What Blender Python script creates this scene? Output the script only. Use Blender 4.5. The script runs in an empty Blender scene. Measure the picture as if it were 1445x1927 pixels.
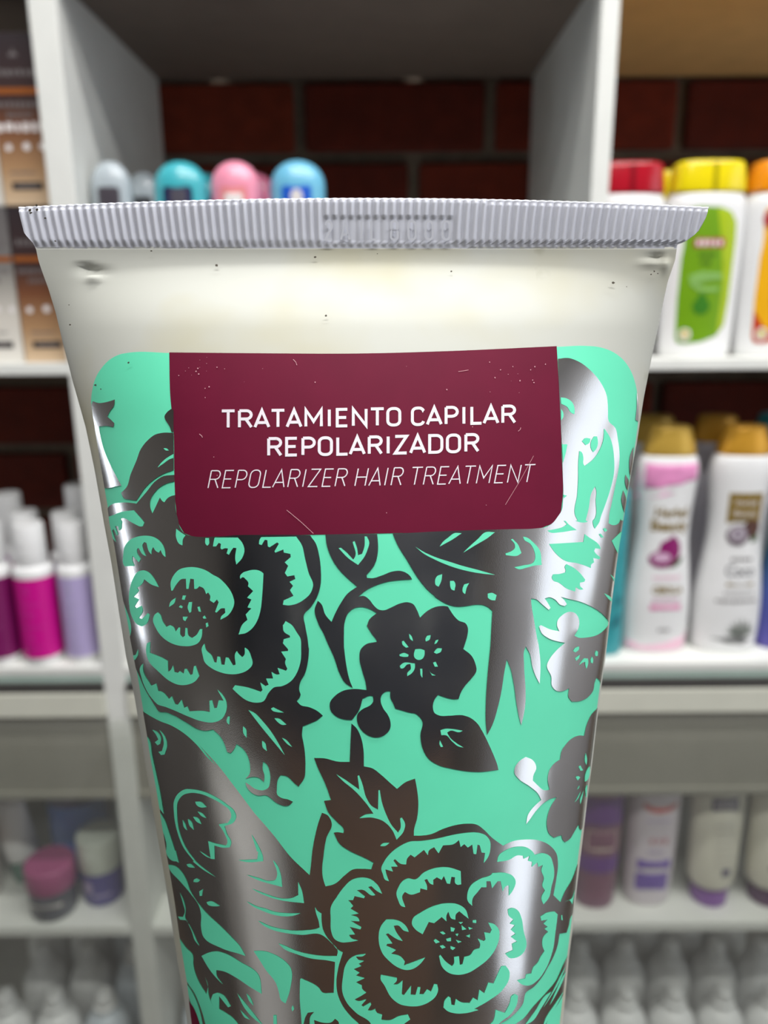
import bpy, bmesh, math, random
import numpy as np
from mathutils import Matrix, Vector
from mathutils.geometry import delaunay_2d_cdt

random.seed(7)
SC = bpy.context.scene
COL = SC.collection

# ---------------------------------------------------------------- camera
FPX, CX, CY = 1447.0, 722.5, 963.5            # focal length and centre for a 1445 x 1927 frame
PITCH, ROLL = math.radians(15.0), math.radians(0.45)
EYE = np.array([0.0, 0.0, 1.45])
_f = np.array([0, math.cos(PITCH), -math.sin(PITCH)])
_d = np.array([0, -math.sin(PITCH), -math.cos(PITCH)])
_r = np.array([1.0, 0, 0])
IMX = math.cos(ROLL) * _r + math.sin(ROLL) * _d
IMY = -math.sin(ROLL) * _r + math.cos(ROLL) * _d
cam_data = bpy.data.cameras.new('camera')
cam = bpy.data.objects.new('camera', cam_data)
COL.objects.link(cam)
m = Matrix.Identity(4)
for i in range(3):
    m[i][0] = IMX[i]; m[i][1] = -IMY[i]; m[i][2] = -_f[i]; m[i][3] = EYE[i]
cam.matrix_world = m
cam_data.sensor_fit = 'HORIZONTAL'
cam_data.sensor_width = 36.0
cam_data.lens = 36.0 * FPX / 1445.0
cam_data.clip_start = 0.005
cam_data.clip_end = 30
cam_data.dof.use_dof = True
cam_data.dof.focus_distance = 0.0885
cam_data.dof.aperture_fstop = cam_data.lens / 1.2     # a 1.2 mm pupil, as in a phone's macro lens
SC.camera = cam

# ---------------------------------------------------------------- world, lights, exposure
world = bpy.data.worlds.new('world')
SC.world = world
world.use_nodes = True
world.node_tree.nodes['Background'].inputs[0].default_value = (0.9, 0.95, 1.0, 1)
world.node_tree.nodes['Background'].inputs[1].default_value = 0.25
SC.view_settings.view_transform = 'Standard'
SC.view_settings.look = 'None'
SC.view_settings.gamma = 1.0
SC.view_settings.use_curve_mapping = False
SC.view_settings.exposure = 0.15
SC.cycles.max_bounces = 6
SC.cycles.diffuse_bounces = 3
SC.cycles.glossy_bounces = 4
LIGHTS = [  # fluorescent ceiling fittings, the rear one added as frontal fill: x, y, length, watts
    (0.30, 0.20, 1.5, 17.0), (0.30, -0.34, 1.5, 18.0), (0.0, -1.25, 1.5, 5.5)]
for (lx, ly, ln, pw) in LIGHTS:
    ld = bpy.data.lights.new('tube_light', 'AREA')
    ld.shape = 'RECTANGLE'; ld.size = ln; ld.size_y = 0.07
    ld.energy = pw; ld.color = (1.0, 0.99, 0.975)
    lo = bpy.data.objects.new('tube_light', ld); COL.objects.link(lo)
    lo.location = (lx, ly, 2.60)

# ---------------------------------------------------------------- helpers
def lin(c):
    return tuple(((v / 255) / 12.92 if v / 255 <= 0.04045 else ((v / 255 + 0.055) / 1.055) ** 2.4) for v in c) + (1,)

MATS = {}
def mat(name, rgb, rough=0.5, metal=0.0, var=0.06, scale=30.0, bump=0.0, bscale=200.0, sss=0.0, coat=0.0, spec=0.5):
    if name in MATS: return MATS[name]
    mt = bpy.data.materials.new(name); mt.use_nodes = True
    nt = mt.node_tree; b = nt.nodes['Principled BSDF']
    tc = nt.nodes.new('ShaderNodeTexCoord')
    nz = nt.nodes.new('ShaderNodeTexNoise'); nz.inputs['Scale'].default_value = scale; nz.inputs['Detail'].default_value = 4
    nt.links.new(tc.outputs['Object'], nz.inputs['Vector'])
    rp = nt.nodes.new('ShaderNodeValToRGB')
    c = lin(rgb)
    lo = tuple(x * (1 - var) for x in c[:3]) + (1,); hi = tuple(min(1, x * (1 + var)) for x in c[:3]) + (1,)
    rp.color_ramp.elements[0].position = 0.3; rp.color_ramp.elements[0].color = lo
    rp.color_ramp.elements[1].position = 0.7; rp.color_ramp.elements[1].color = hi
    nt.links.new(nz.outputs['Fac'], rp.inputs['Fac'])
    nt.links.new(rp.outputs['Color'], b.inputs['Base Color'])
    b.inputs['Roughness'].default_value = rough
    b.inputs['Metallic'].default_value = metal
    b.inputs['Specular IOR Level'].default_value = spec
    if coat: b.inputs['Coat Weight'].default_value = coat; b.inputs['Coat Roughness'].default_value = 0.12
    if sss:
        b.inputs['Subsurface Weight'].default_value = sss
        b.inputs['Subsurface Radius'].default_value = (0.004, 0.004, 0.003)
        b.inputs['Subsurface Scale'].default_value = 1.0
    if bump:
        n2 = nt.nodes.new('ShaderNodeTexNoise'); n2.inputs['Scale'].default_value = bscale; n2.inputs['Detail'].default_value = 3
        nt.links.new(tc.outputs['Object'], n2.inputs['Vector'])
        bp = nt.nodes.new('ShaderNodeBump'); bp.inputs['Strength'].default_value = bump; bp.inputs['Distance'].default_value = 0.001
        nt.links.new(n2.outputs['Fac'], bp.inputs['Height'])
        nt.links.new(bp.outputs['Normal'], b.inputs['Normal'])
    MATS[name] = mt
    return mt

def obj(name, me, material, parent=None, loc=(0, 0, 0), rot=(0, 0, 0)):
    if material and len(me.materials) == 0: me.materials.append(material)
    o = bpy.data.objects.new(name, me); COL.objects.link(o)
    o.location = loc; o.rotation_euler = rot
    if parent: o.parent = parent
    return o

def empty(name, loc, label=None, cat=None, group=None, rz=0.0):
    o = bpy.data.objects.new(name, None); COL.objects.link(o)
    o.location = loc; o.rotation_euler = (0, 0, rz); o.empty_display_size = 0.02
    if label: tag(o, label, cat, group)
    return o

def tag(o, label, cat, group=None):
    o['label'] = label; o['category'] = cat
    if group: o['group'] = group
    return o

def struct(o, label=None):
    o['kind'] = 'structure'
    if label: o['label'] = label
    return o

def mesh(name, v, f, smooth=True):
    me = bpy.data.meshes.new(name)
    me.from_pydata([tuple(map(float, p)) for p in v], [], [tuple(map(int, q)) for q in f])
    if smooth: me.polygons.foreach_set('use_smooth', [True] * len(me.polygons))
    me.update()
    return me

def box_mesh(name, x0, x1, y0, y1, z0, z1, bevel=0.0, segs=2):
    bm = bmesh.new()
    bmesh.ops.create_cube(bm, size=1)
    for v in bm.verts:
        v.co = ((x0 + x1) / 2 + v.co.x * (x1 - x0), (y0 + y1) / 2 + v.co.y * (y1 - y0), (z0 + z1) / 2 + v.co.z * (z1 - z0))
    if bevel:
        bmesh.ops.bevel(bm, geom=bm.edges[:], offset=bevel, segments=segs, affect='EDGES', profile=0.5)
    me = bpy.data.meshes.new(name); bm.to_mesh(me); bm.free()
    return me

def catmull(keys, per=6):
    """rows of control values -> denser rows, through every row"""
    K = np.array(keys, float); out = []
    for i in range(len(K) - 1):
        p0 = K[max(i - 1, 0)]; p1 = K[i]; p2 = K[i + 1]; p3 = K[min(i + 2, len(K) - 1)]
        for j in range(per):
            t = j / per
            q = 0.5 * (2 * p1 + (p2 - p0) * t + (2 * p0 - 5 * p1 + 4 * p2 - p3) * t * t + (3 * p1 - p0 - 3 * p2 + p3) * t ** 3)
            q[0] = p1[0] + (p2[0] - p1[0]) * t
            out.append(q)
    out.append(K[-1])
    return np.array(out)

class Loft:
    """a bottle-like body: rows of height z, half width a, half depth b, squareness n"""
    def __init__(self, rows, per=6, smooth=True):
        self.R = catmull(rows, per) if smooth else np.array(rows, float)
    def mesh(self, name, seg=40):
        v = []; f = []
        for (z, a, b, n) in self.R:
            for k in range(seg):
                t = 2 * math.pi * k / seg; c, s = math.cos(t), math.sin(t)
                v.append((a * math.copysign(abs(c) ** (2 / n), c), b * math.copysign(abs(s) ** (2 / n), s), z))
        nr = len(self.R)
        for i in range(nr - 1):
            for k in range(seg):
                k2 = (k + 1) % seg
                f.append((i * seg + k, i * seg + k2, (i + 1) * seg + k2, (i + 1) * seg + k))
        f.append(tuple(range(seg - 1, -1, -1))); f.append(tuple((nr - 1) * seg + k for k in range(seg)))
        me = mesh(name, v, f)
        me.set_sharp_from_angle(angle=math.radians(40))
        fl = [True] * len(f); fl[-1] = fl[-2] = False
        me.polygons.foreach_set('use_smooth', fl)
        return me
    def front(self, x, z):
        a = np.interp(z, self.R[:, 0], self.R[:, 1]); b = np.interp(z, self.R[:, 0], self.R[:, 2]); n = np.interp(z, self.R[:, 0], self.R[:, 3])
        u = min(abs(x) / a, 0.999)
        return -b * (1 - u ** n) ** (1 / n)

def cyl(name, rows, seg=32):
    return Loft([(z, r, r, 2.0) for z, r in rows], smooth=False).mesh(name, seg)

def grid_fill(polys, step, eps=1e-5):
    """flat polygons -> triangles with inner points every `step` so that they can follow a curved surface"""
    pts = []; faces = []
    for p in polys:
        faces.append(list(range(len(pts), len(pts) + len(p)))); pts += [Vector((float(a), float(b))) for a, b in p]
    A = np.array([[p.x, p.y] for p in pts]); lo = A.min(0); hi = A.max(0)
    sx, sy = (step, step) if not isinstance(step, tuple) else step
    for gx in np.arange(math.ceil(lo[0] / sx), math.floor(hi[0] / sx) + 1):
        for gy in np.arange(math.ceil(lo[1] / sy), math.floor(hi[1] / sy) + 1):
            pts.append(Vector((float(gx * sx), float(gy * sy))))
    vs, es, fs, *_ = delaunay_2d_cdt(pts, [], faces, 1, eps)
    used = sorted({i for q in fs for i in q}); idx = {i: k for k, i in enumerate(used)}
    return [(vs[i].x, vs[i].y) for i in used], [tuple(idx[i] for i in q) for q in fs]

def rect(x0, x1, z0, z1, r=0.0, n=5):
    if r <= 0: return [(x0, z0), (x1, z0), (x1, z1), (x0, z1)]
    out = []
    for (cx, cz, a0) in ((x1 - r, z0 + r, -90), (x1 - r, z1 - r, 0), (x0 + r, z1 - r, 90), (x0 + r, z0 + r, 180)):
        for k in range(n + 1):
            a = math.radians(a0 + 90 * k / n); out.append((cx + r * math.cos(a), cz + r * math.sin(a)))
    return out

def oval(cx, cz, rx, rz, n=20, a0=0.0):
    return [(cx + rx * math.cos(a0 + 2 * math.pi * k / n), cz + rz * math.sin(a0 + 2 * math.pi * k / n)) for k in range(n)]

def decal(name, loft, polys, material, parent, off=0.00015, step=0.004):
    v2, f = grid_fill([[(a * 1000, b * 1000) for a, b in p] for p in polys], step * 1000)
    v = [(x / 1000, loft.front(x / 1000, z / 1000) - off, z / 1000) for x, z in v2]
    return obj(name, mesh(name, v, f), material, parent)

def text2d(body, size, bold=0.0, shear=0.0, spacing=1.0):
    cu = bpy.data.curves.new('t', 'FONT'); cu.body = body; cu.size = size; cu.align_x = 'CENTER'
    cu.offset = bold; cu.shear = shear; cu.space_character = spacing; cu.resolution_u = 3
    o = bpy.data.objects.new('t', cu); COL.objects.link(o)
    dg = bpy.context.evaluated_depsgraph_get()
    me = bpy.data.meshes.new_from_object(o.evaluated_get(dg))
    v = [(p.co.x, p.co.y) for p in me.vertices]; f = [tuple(p.vertices) for p in me.polygons]
    bpy.data.objects.remove(o); bpy.data.curves.remove(cu); bpy.data.meshes.remove(me)
    return v, f

def text_decal(name, loft, body, size, cx, cz, material, parent, off=0.0003, bold=0.0, shear=0.0, width=None):
    v2, f = text2d(body, size, bold, shear)
    xs = [p[0] for p in v2]; k = 1.0
    if width: k = width / (max(xs) - min(xs))
    v = [(cx + x * k, loft.front(cx + x * k, cz + z) - off, cz + z) for x, z in v2]
    return obj(name, mesh(name, v, f), material, parent)

def copy_tree(o, parent=None):
    c = o.copy(); COL.objects.link(c); c.parent = parent
    for ch in list(o.children): copy_tree(ch, c)
    return c

# ---------------------------------------------------------------- the room
M_white = mat('painted_white_board', (232, 233, 228), 0.55, var=0.03, bump=0.08, bscale=300)
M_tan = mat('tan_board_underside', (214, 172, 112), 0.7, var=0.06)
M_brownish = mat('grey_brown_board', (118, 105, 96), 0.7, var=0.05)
M_wall = mat('taupe_plaster', (104, 97, 90), 0.8, var=0.05, scale=4)
M_floor = mat('brown_floor_tile', (96, 84, 74), 0.4, var=0.08, scale=6)
M_ceil = mat('white_ceiling', (225, 224, 220), 0.85, var=0.03, scale=5)
M_navy = mat('navy_cabinet_paint', (34, 38, 46), 0.7, var=0.15, scale=8)
M_wood = mat('brown_wood', (108, 86, 72), 0.6, var=0.22, scale=12)
M_mortar = mat('grey_mortar', (128, 114, 100), 0.95, var=0.15, scale=60, bump=0.5, bscale=400)

RX0, RX1, RY0, RY1, RZ1 = -1.5, 1.5, -1.7, 0.99, 2.72
def slab(name, a, material, lab=None):
    return struct(obj(name, box_mesh(name, *a), material), lab)
slab('floor', (RX0 - .1, RX1 + .1, RY0 - .1, RY1 + .1, -0.1, 0.0), M_floor, 'brown tiled shop floor')
slab('ceiling', (RX0 - .1, RX1 + .1, RY0 - .1, RY1 + .1, RZ1, RZ1 + .1), M_ceil, 'plain white shop ceiling')
slab('wall_left', (RX0 - .1, RX0, RY0, RY1, 0, RZ1), mat('dark_beige_plaster', (88, 84, 80), .8, var=.05, scale=4), 'dark beige plaster wall on the left')
slab('wall_right', (RX1, RX1 + .1, RY0, RY1, 0, RZ1), mat('pale_grey_plaster', (184, 184, 188), .8, var=.04, scale=4), 'pale grey plaster wall on the right')
slab('wall_front', (RX0, RX1, RY0 - .1, RY0, 0, RZ1), M_wall, 'taupe wall behind the viewer')
wb = slab('wall_back', (RX0, RX1, RY1, RY1 + .1, 0, RZ1), M_mortar, 'dark red brick wall behind the shelves')
# bricks of the back wall, each an own piece
BW, BH, JT = 0.222, 0.086, 0.013
bricks = []
for k in range(4):
    me = box_mesh('brick', 0, BW - JT, 0, 0.02, 0, BH - JT, 0.004, 2)
    me.materials.append(mat('red_brick_%d' % k, [(114, 38, 18), (100, 32, 17), (122, 44, 21), (92, 28, 15)][k], 0.9, var=0.2, scale=40, bump=0.6, bscale=250))
    bricks.append(me)
nb = 0
for row in range(0, 17):
    z = 1.6255 - BH * 13 + row * BH
    off = -0.0885 if row % 2 == 1 else 0.0445
    for c in range(-3, 3):
        x = off + c * BW
        if x + BW < -0.46 or x > 0.5: continue
        b = obj('brick', bricks[(row * 5 + c * 3) % 4], None, wb, (x, RY1 - 0.012 + random.uniform(-.0015, .0015), z)); nb += 1

# unseen glowing windows and door, added in the side walls for foil highlights
M_frame = mat('white_window_frame', (226, 226, 222), 0.5)
def glow(name, rgb, strength):
    mt = bpy.data.materials.new(name); mt.use_nodes = True
    nt = mt.node_tree; nt.nodes.clear()
    e = nt.nodes.new('ShaderNodeEmission'); e.inputs[0].default_value = lin(rgb); e.inputs[1].default_value = strength
    o = nt.nodes.new('ShaderNodeOutputMaterial'); nt.links.new(e.outputs[0], o.inputs[0])
    return mt
def window(name, xw, y0, y1, z0, z1, sgn, strength, lab):
    w = struct(empty(name, (xw, (y0 + y1) / 2, z0)), lab)
    hy = (y1 - y0) / 2; hz = z1 - z0; t = 0.035
    for (a, b, c, d) in ((-hy, hy, 0, t), (-hy, hy, hz - t, hz), (-hy, -hy + t, t, hz - t), (hy - t, hy, t, hz - t)):
        obj('window_frame', box_mesh('window_frame', *sorted((0, -sgn * 0.03)), a, b, c, d, 0.003), M_frame, w)
    obj('pane', box_mesh('pane', *sorted((-sgn * 0.006, -sgn * 0.010)), -hy + t, hy - t, t, hz - t), glow('added_glow_pane_' + name, (236, 244, 255), strength), w)
window('added_window_1', RX1, -0.26, 0.20, 1.05, 2.35, 1, 1.3, 'added glowing window in the right wall for foil highlights')
window('added_window_2', RX0, 0.12, 0.27, 0.9, 2.1, -1, 5.0, 'added narrow glowing window in the left wall for a foil streak')
window('added_door_1', RX1, -0.92, -0.32, 0.02, 2.15, 1, 1.3, 'added glowing glazed door in the right wall for foil highlights')
cf = empty('added_freezer', (-1.20, -1.05, 0.0), 'white chest freezer added behind the viewer for a pale foil reflection', 'freezer')  # unseen white block, added so the lower foil reflects something pale
obj('body', box_mesh('body', -.27, .27, -.45, .45, 0.03, 0.72, .012), M_frame, cf)
fl_ = obj('lid', box_mesh('lid', -.275, .275, -.455, .455, 0.725, 0.79, .012), M_frame, cf)
obj('handle', box_mesh('handle', .275, .295, -.1, .1, 0.74, 0.765, .004), M_frame, fl_)
for (fx, fy) in ((-.23, -.4), (.23, -.4), (-.23, .4), (.23, .4)): obj('foot', box_mesh('foot', fx - .02, fx + .02, fy - .02, fy + .02, 0, .03, .002), M_navy, cf)
# light fittings round the lamps
for i, (lx, ly, ln, pw) in enumerate(LIGHTS):
    t = empty('ceiling_light', (lx, ly, 2.62), ['white fluorescent ceiling fitting nearest the shelves', 'white fluorescent ceiling fitting above the viewer', 'white fluorescent fitting added at the rear of the shop as frontal fill'][i], 'ceiling light')
    obj('housing', box_mesh('housing', -ln / 2 - .03, ln / 2 + .03, -.05, .05, 0.0, 0.10, 0.006), M_frame, t)
    obj('end_cap', box_mesh('end_cap', -ln / 2 - .05, -ln / 2 - .03, -.04, .04, 0.0, 0.08, 0.004), M_frame, t)
    obj('end_cap', box_mesh('end_cap', ln / 2 + .03, ln / 2 + .05, -.04, .04, 0.0, 0.08, 0.004), M_frame, t)
# unseen cabinet and counter, added for dark and brown reflections in the foil
cb = empty('added_cabinet', (0.0, RY0 + .01, 0.0), 'tall navy cabinet added behind the viewer to darken foil reflections', 'cabinet')
obj('body', box_mesh('body', -1.3, 1.0, 0.0, 0.30, 1.02, 2.25, 0.004), M_navy, cb)
for k in range(4):
    d = obj('door', box_mesh('door', -0.99 + k * .5, -0.51 + k * .5, 0.30, 0.318, 1.04, 2.23, 0.003), M_navy, cb)
    obj('handle', box_mesh('handle', -0.56 + k * .5, -0.54 + k * .5, 0.318, 0.335, 1.5, 1.65, 0.003), M_frame, d)
ct = empty('added_counter', (0.0, RY0 + .01, 0.0), 'brown wooden counter added below the navy cabinet for foil reflections', 'counter')
obj('body', box_mesh('body', -0.75, 0.62, 0.0, 0.42, 0.0, 0.97, 0.004), M_wood, ct)
obj('worktop', box_mesh('worktop', -1.3, 0.70, 0.0, 0.46, 0.97, 1.02, 0.004), M_wood, ct)

# ---------------------------------------------------------------- shelving
YF, YB = 0.684, 0.975
Z1, Z2, Z3, Z4, ZT = 1.4035, 1.1130, 0.8070, 0.5300, 1.7005
M_grey = mat('grey_fascia_board', (146, 143, 132), 0.6, var=0.04)
M_rail = mat('pale_grey_rail', (214, 214, 200), 0.45, var=0.03)
M_dark = mat('gap_darkness', (70, 68, 66), 0.5)
M_gedge = mat('green_glass_edge', (176, 196, 186), 0.15, var=0.05)
su = empty('shelving_unit', (0, YF, 0), 'white painted shelving unit with three columns in front of brick wall', 'shelves')
PART = [(-0.742, -0.720), (-0.276, -0.2535), (0.1735, 0.1885), (0.640, 0.660)]
for (a, b) in PART:
    obj('partition', box_mesh('partition', a, b, 0, YB - YF, 0.02, 2.15, 0.0012), M_white, su)
for ci in range(3):
    xa, xb = PART[ci][1], PART[ci + 1][0]
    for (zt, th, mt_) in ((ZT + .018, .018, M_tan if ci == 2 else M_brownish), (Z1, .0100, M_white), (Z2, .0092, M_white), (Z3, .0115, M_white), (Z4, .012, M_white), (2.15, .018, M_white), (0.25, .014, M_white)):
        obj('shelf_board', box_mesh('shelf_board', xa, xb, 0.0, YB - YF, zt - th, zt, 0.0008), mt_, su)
    obj('glass_shelf_edge', box_mesh('glass_shelf_edge', xa, xb, 0.001, YB - YF, 1.0965, 1.1034), M_gedge, su)
    obj('dark_gap_strip', box_mesh('dark_gap_strip', xa, xb, -0.003, 0.03, 1.0866, 1.0962), M_dark, su)  # dark gap below the glass, its darkness put into a solid strip's colour
    obj('door_rail', box_mesh('door_rail', xa, xb, -0.004, 0.02, 1.0600, 1.0865, 0.0015), M_rail, su)
    fb = obj('fascia_panel', box_mesh('fascia_panel', xa, xb, 0.004, 0.018, 0.9720, 1.0600), M_grey, su)
    obj('fascia_lip', box_mesh('fascia_lip', xa, xb, 0.001, 0.018, 0.9640, 0.9720, 0.001), M_grey, fb)
# dusty sliding glass doors in front of the lower shelves
gm = bpy.data.materials.new('dusty_glass'); gm.use_nodes = True
nt = gm.node_tree; nt.nodes.clear()
o_ = nt.nodes.new('ShaderNodeOutputMaterial'); tr = nt.nodes.new('ShaderNodeBsdfTransparent'); tr.inputs[0].default_value = (0.955, 0.965, 0.95, 1)
df = nt.nodes.new('ShaderNodeBsdfDiffuse'); df.inputs[0].default_value = (0.75, 0.74, 0.70, 1)
gl = nt.nodes.new('ShaderNodeBsdfGlossy'); gl.inputs['Roughness'].default_value = 0.03
lw = nt.nodes.new('ShaderNodeLayerWeight'); pw_ = nt.nodes.new('ShaderNodeMath'); pw_.operation = 'POWER'; pw_.inputs[1].default_value = 4.0
fr = nt.nodes.new('ShaderNodeMath'); fr.operation = 'MULTIPLY_ADD'; fr.inputs[1].default_value = 0.6; fr.inputs[2].default_value = 0.02
nt.links.new(lw.outputs['Facing'], pw_.inputs[0]); nt.links.new(pw_.outputs[0], fr.inputs[0])
tc = nt.nodes.new('ShaderNodeTexCoord'); nz = nt.nodes.new('ShaderNodeTexNoise'); nz.inputs['Scale'].default_value = 9; nz.inputs['Detail'].default_value = 6
mr = nt.nodes.new('ShaderNodeMapRange'); mr.inputs['To Min'].default_value = 0.025; mr.inputs['To Max'].default_value = 0.075
m1 = nt.nodes.new('ShaderNodeMixShader'); m2 = nt.nodes.new('ShaderNodeMixShader')
nt.links.new(tc.outputs['Object'], nz.inputs['Vector']); nt.links.new(nz.outputs['Fac'], mr.inputs['Value'])
nt.links.new(mr.outputs[0], m1.inputs[0]); nt.links.new(tr.outputs[0], m1.inputs[1]); nt.links.new(df.outputs[0], m1.inputs[2])
nt.links.new(fr.outputs[0], m2.inputs[0]); nt.links.new(m1.outputs[0], m2.inputs[1]); nt.links.new(gl.outputs[0], m2.inputs[2])
nt.links.new(m2.outputs[0], o_.inputs[0])
gd = tag(obj('glass_door', box_mesh('glass_door', -0.74, 0.66, -0.012, -0.007, 0.20, 1.0598), gm, None, (0, YF, 0)), 'dusty clear glass door in front of the lower shelves', 'glass door')

# ---------------------------------------------------------------- the tube in front
ALPHA = math.radians(10.3); D0 = 0.0987
SA, CA = math.sin(ALPHA), math.cos(ALPHA)
PLC = D0 * CA
def to_plane(px, py, h=0.0):
    X = (np.asarray(px, float) - CX) / FPX; Y = (np.asarray(py, float) - CY) / FPX
    k = (PLC - h) / (CA - Y * SA)
    return k * X, k * (Y * CA + SA) - D0 * SA
SIL_L = [(40, 389), (44, 410), (52, 440), (67, 460), (72, 470), (76, 490), (80, 503), (95, 545), (108, 590), (119, 640), (138, 718), (161, 803), (177, 881), (195, 980), (210, 1055), (223, 1130), (238, 1220), (252, 1283), (265, 1358), (278, 1440), (288, 1496), (307, 1600), (322, 1692), (333, 1763), (345, 1826), (359, 1924), (369, 1990)]
SIL_R = [(1329, 390), (1322, 412), (1310, 437), (1288, 455), (1271, 461), (1267, 490), (1253, 531), (1246, 565), (1238, 609), (1227, 662), (1211, 750), (1199, 833), (1186, 906), (1174, 979), (1163, 1046), (1152, 1126), (1141, 1219), (1133, 1273), (1123.5, 1346), (1115, 1419), (1108, 1466), (1101, 1526), (1096, 1566), (1087, 1636), (1080, 1703), (1073, 1754), (1067, 1813), (1062, 1865), (1055, 1922), (1048, 1990)]
xl, vl = to_plane(*zip(*SIL_L)); xr, vr = to_plane(*zip(*SIL_R))
V_TOP = float(to_plane(722, 375)[1]); V_CRB = float(to_plane(722, 466)[1]); V_END = float(to_plane(722, 1990)[1])
V_ARC = float(to_plane(722, 392)[1]) - V_TOP
TC, TMAX, LAM = 0.0006, 0.0208, 0.029
V_SH = V_TOP + 0.150                                     # shoulder, below the frame
def thick(v):
    u = np.maximum(v - V_CRB, 0)
    k = np.clip((u - 0.0006) / 0.009, 0, 1)
    return TC + TMAX * (1 - np.exp(-u / LAM)) * (1 - (1 - k) ** 2)
def half(v):
    v = np.asarray(v, float)
    a = np.interp(v, vl, xl); b = np.interp(v, vr, xr)
    w = (b - a) / 2; c = (a + b) / 2
    dist = D0 + v * SA
    corr = np.sqrt(1 - (thick(v) / np.maximum(dist, .05)) ** 2)
    w = w * corr
    e = np.clip((v - V_END) / (V_SH - V_END), 0, 1)
    return w * (1 - e) + 0.0258 * e, c
def qexp(v):
    return 1.05 + 0.75 * np.clip((v - V_CRB) / 0.045, 0, 1)
DIMPLES = [(178, 512, 26, 7, -.0007), (162, 503, 16, 4, -.0005), (182, 524, 14, 5, .0005), (1232, 486, 20, 6, -.0005), (1222, 497, 22, 5, .0004), (1248, 500, 8, 14, .0004)]
DIMP = [(float(to_plane(px, py)[0]), float(to_plane(px, py)[1]), sx / FPX * .095, sy / FPX * .095, a) for px, py, sx, sy, a in DIMPLES]
def height(x, v):
    w, c = half(v); s = (x - c) / w
    h = TC + (thick(v) - TC) * np.maximum(1 - np.clip(s, -1, 1) ** 2, 0) ** (1 / qexp(v))
    for (dx, dv, sx, sv, a) in DIMP:
        h = h + a * np.exp(-((x - dx) / sx) ** 2 - ((v - dv) / sv) ** 2)
    return np.where(np.abs(s) <= 1, h, -1.0)
def px_to_tv(pts):
    """photo position -> (angle round the tube, distance down it) where that ray meets the tube's front"""
    P = np.array(pts, float); X = (P[:, 0] - CX) / FPX; Y = (P[:, 1] - CY) / FPX
    def at(h):
        k = (PLC - h) / (CA - Y * SA); return k * X, k * (Y * CA + SA) - D0 * SA
    N = len(P); hi = np.full(N, .0235); lo = np.zeros(N); found = np.zeros(N, bool); prev = np.full(N, .0235)
    for h in np.linspace(.0235, 0.0, 140):
        x, v = at(np.full(N, h)); ok = (height(x, v) >= h) & ~found
        lo[ok] = h; hi[ok] = prev[ok]; found |= ok; prev = np.full(N, h)
    for _ in range(22):
        mid = (lo + hi) / 2; x, v = at(mid); up = height(x, v) >= mid
        lo = np.where(up & found, mid, lo); hi = np.where(~up & found, mid, hi)
    hh = np.where(found, lo, 0.0); x, v = at(hh)
    w, c = half(v); s = np.clip((x - c) / w, -.9985, .9985)
    return np.degrees(np.arcsin(s)), v
def surf_raw(th, v):
    w, c = half(v); x = c + w * np.sin(np.radians(th))
    h = height(np.clip(x, c - w * .99999, c + w * .99999), v)
    return np.stack([x, v * CA + h * SA, D0 + v * SA - h * CA], -1)      # image right, image down, depth
def surf(th, v, off=0.0):
    th = np.asarray(th, float); v = np.asarray(v, float); e = 0.05; ev = 4e-5
    a = surf_raw(np.clip(th + e, -89.9, 89.9), v) - surf_raw(np.clip(th - e, -89.9, 89.9), v)
    b = surf_raw(th, v + ev) - surf_raw(th, v - ev)
    n = np.cross(b, a); n /= np.maximum(np.linalg.norm(n, axis=-1, keepdims=True), 1e-12)
    n = np.where(n[..., 2:3] > 0, -n, n)
    return surf_raw(th, v) + n * off, n
TUBE_O = np.array([0, V_SH * CA, D0 + V_SH * SA])                       # the tube's base
def cam_world(p): return EYE + p[..., 0:1] * IMX + p[..., 1:2] * IMY + p[..., 2:3] * _f
TUBE_W = cam_world(TUBE_O[None])[0]
def local(p): return cam_world(p) - TUBE_W
def ldir(n): return n[..., 0:1] * IMX + n[..., 1:2] * IMY + n[..., 2:3] * _f

tube = empty('hair_treatment_tube', tuple(TUBE_W), 'white squeeze tube with mint green label and silver foil flowers', 'tube')

def shell(name, thetas, vs_fn, rows, material, back=True, disp=None):
    """front and back sheets of the tube between two heights"""
    v = []; f = []; nT = len(thetas)
    TH = np.array(thetas)
    for side in ((1, -1) if back else (1,)):
        base = len(v)
        for j in range(rows + 1):
            vv = vs_fn(TH, j / rows)
            p, n = surf(TH, vv)
            if disp is not None and side == 1: p = p + n * disp(TH, vv)[:, None]
            if disp is not None and side == -1: p = p + n * disp(TH, vv)[:, None] * .4
            if side == -1:                                        # mirror through the middle plane
                nrm = np.array([0, SA, -CA]); hgt = (p - np.array([0, 0, D0])) @ nrm
                p = p - 2 * hgt[:, None] * nrm
            v += [tuple(q) for q in local(p)]
        for j in range(rows):
            for i in range(nT - 1):
                a = base + j * nT + i; q = (a, a + 1, a + nT + 1, a + nT)
                f.append(q[::-1] if side == 1 else q)
    if back:
        n1 = (rows + 1) * nT
        for j in range(rows):
            for i in (0, nT - 1): a = j * nT + i; f.append((a, a + nT, n1 + a + nT, n1 + a))
        for i in range(nT - 1): f.append((i, i + 1, n1 + i + 1, n1 + i))
    return obj(name, mesh(name, v, f), material, tube)

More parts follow.
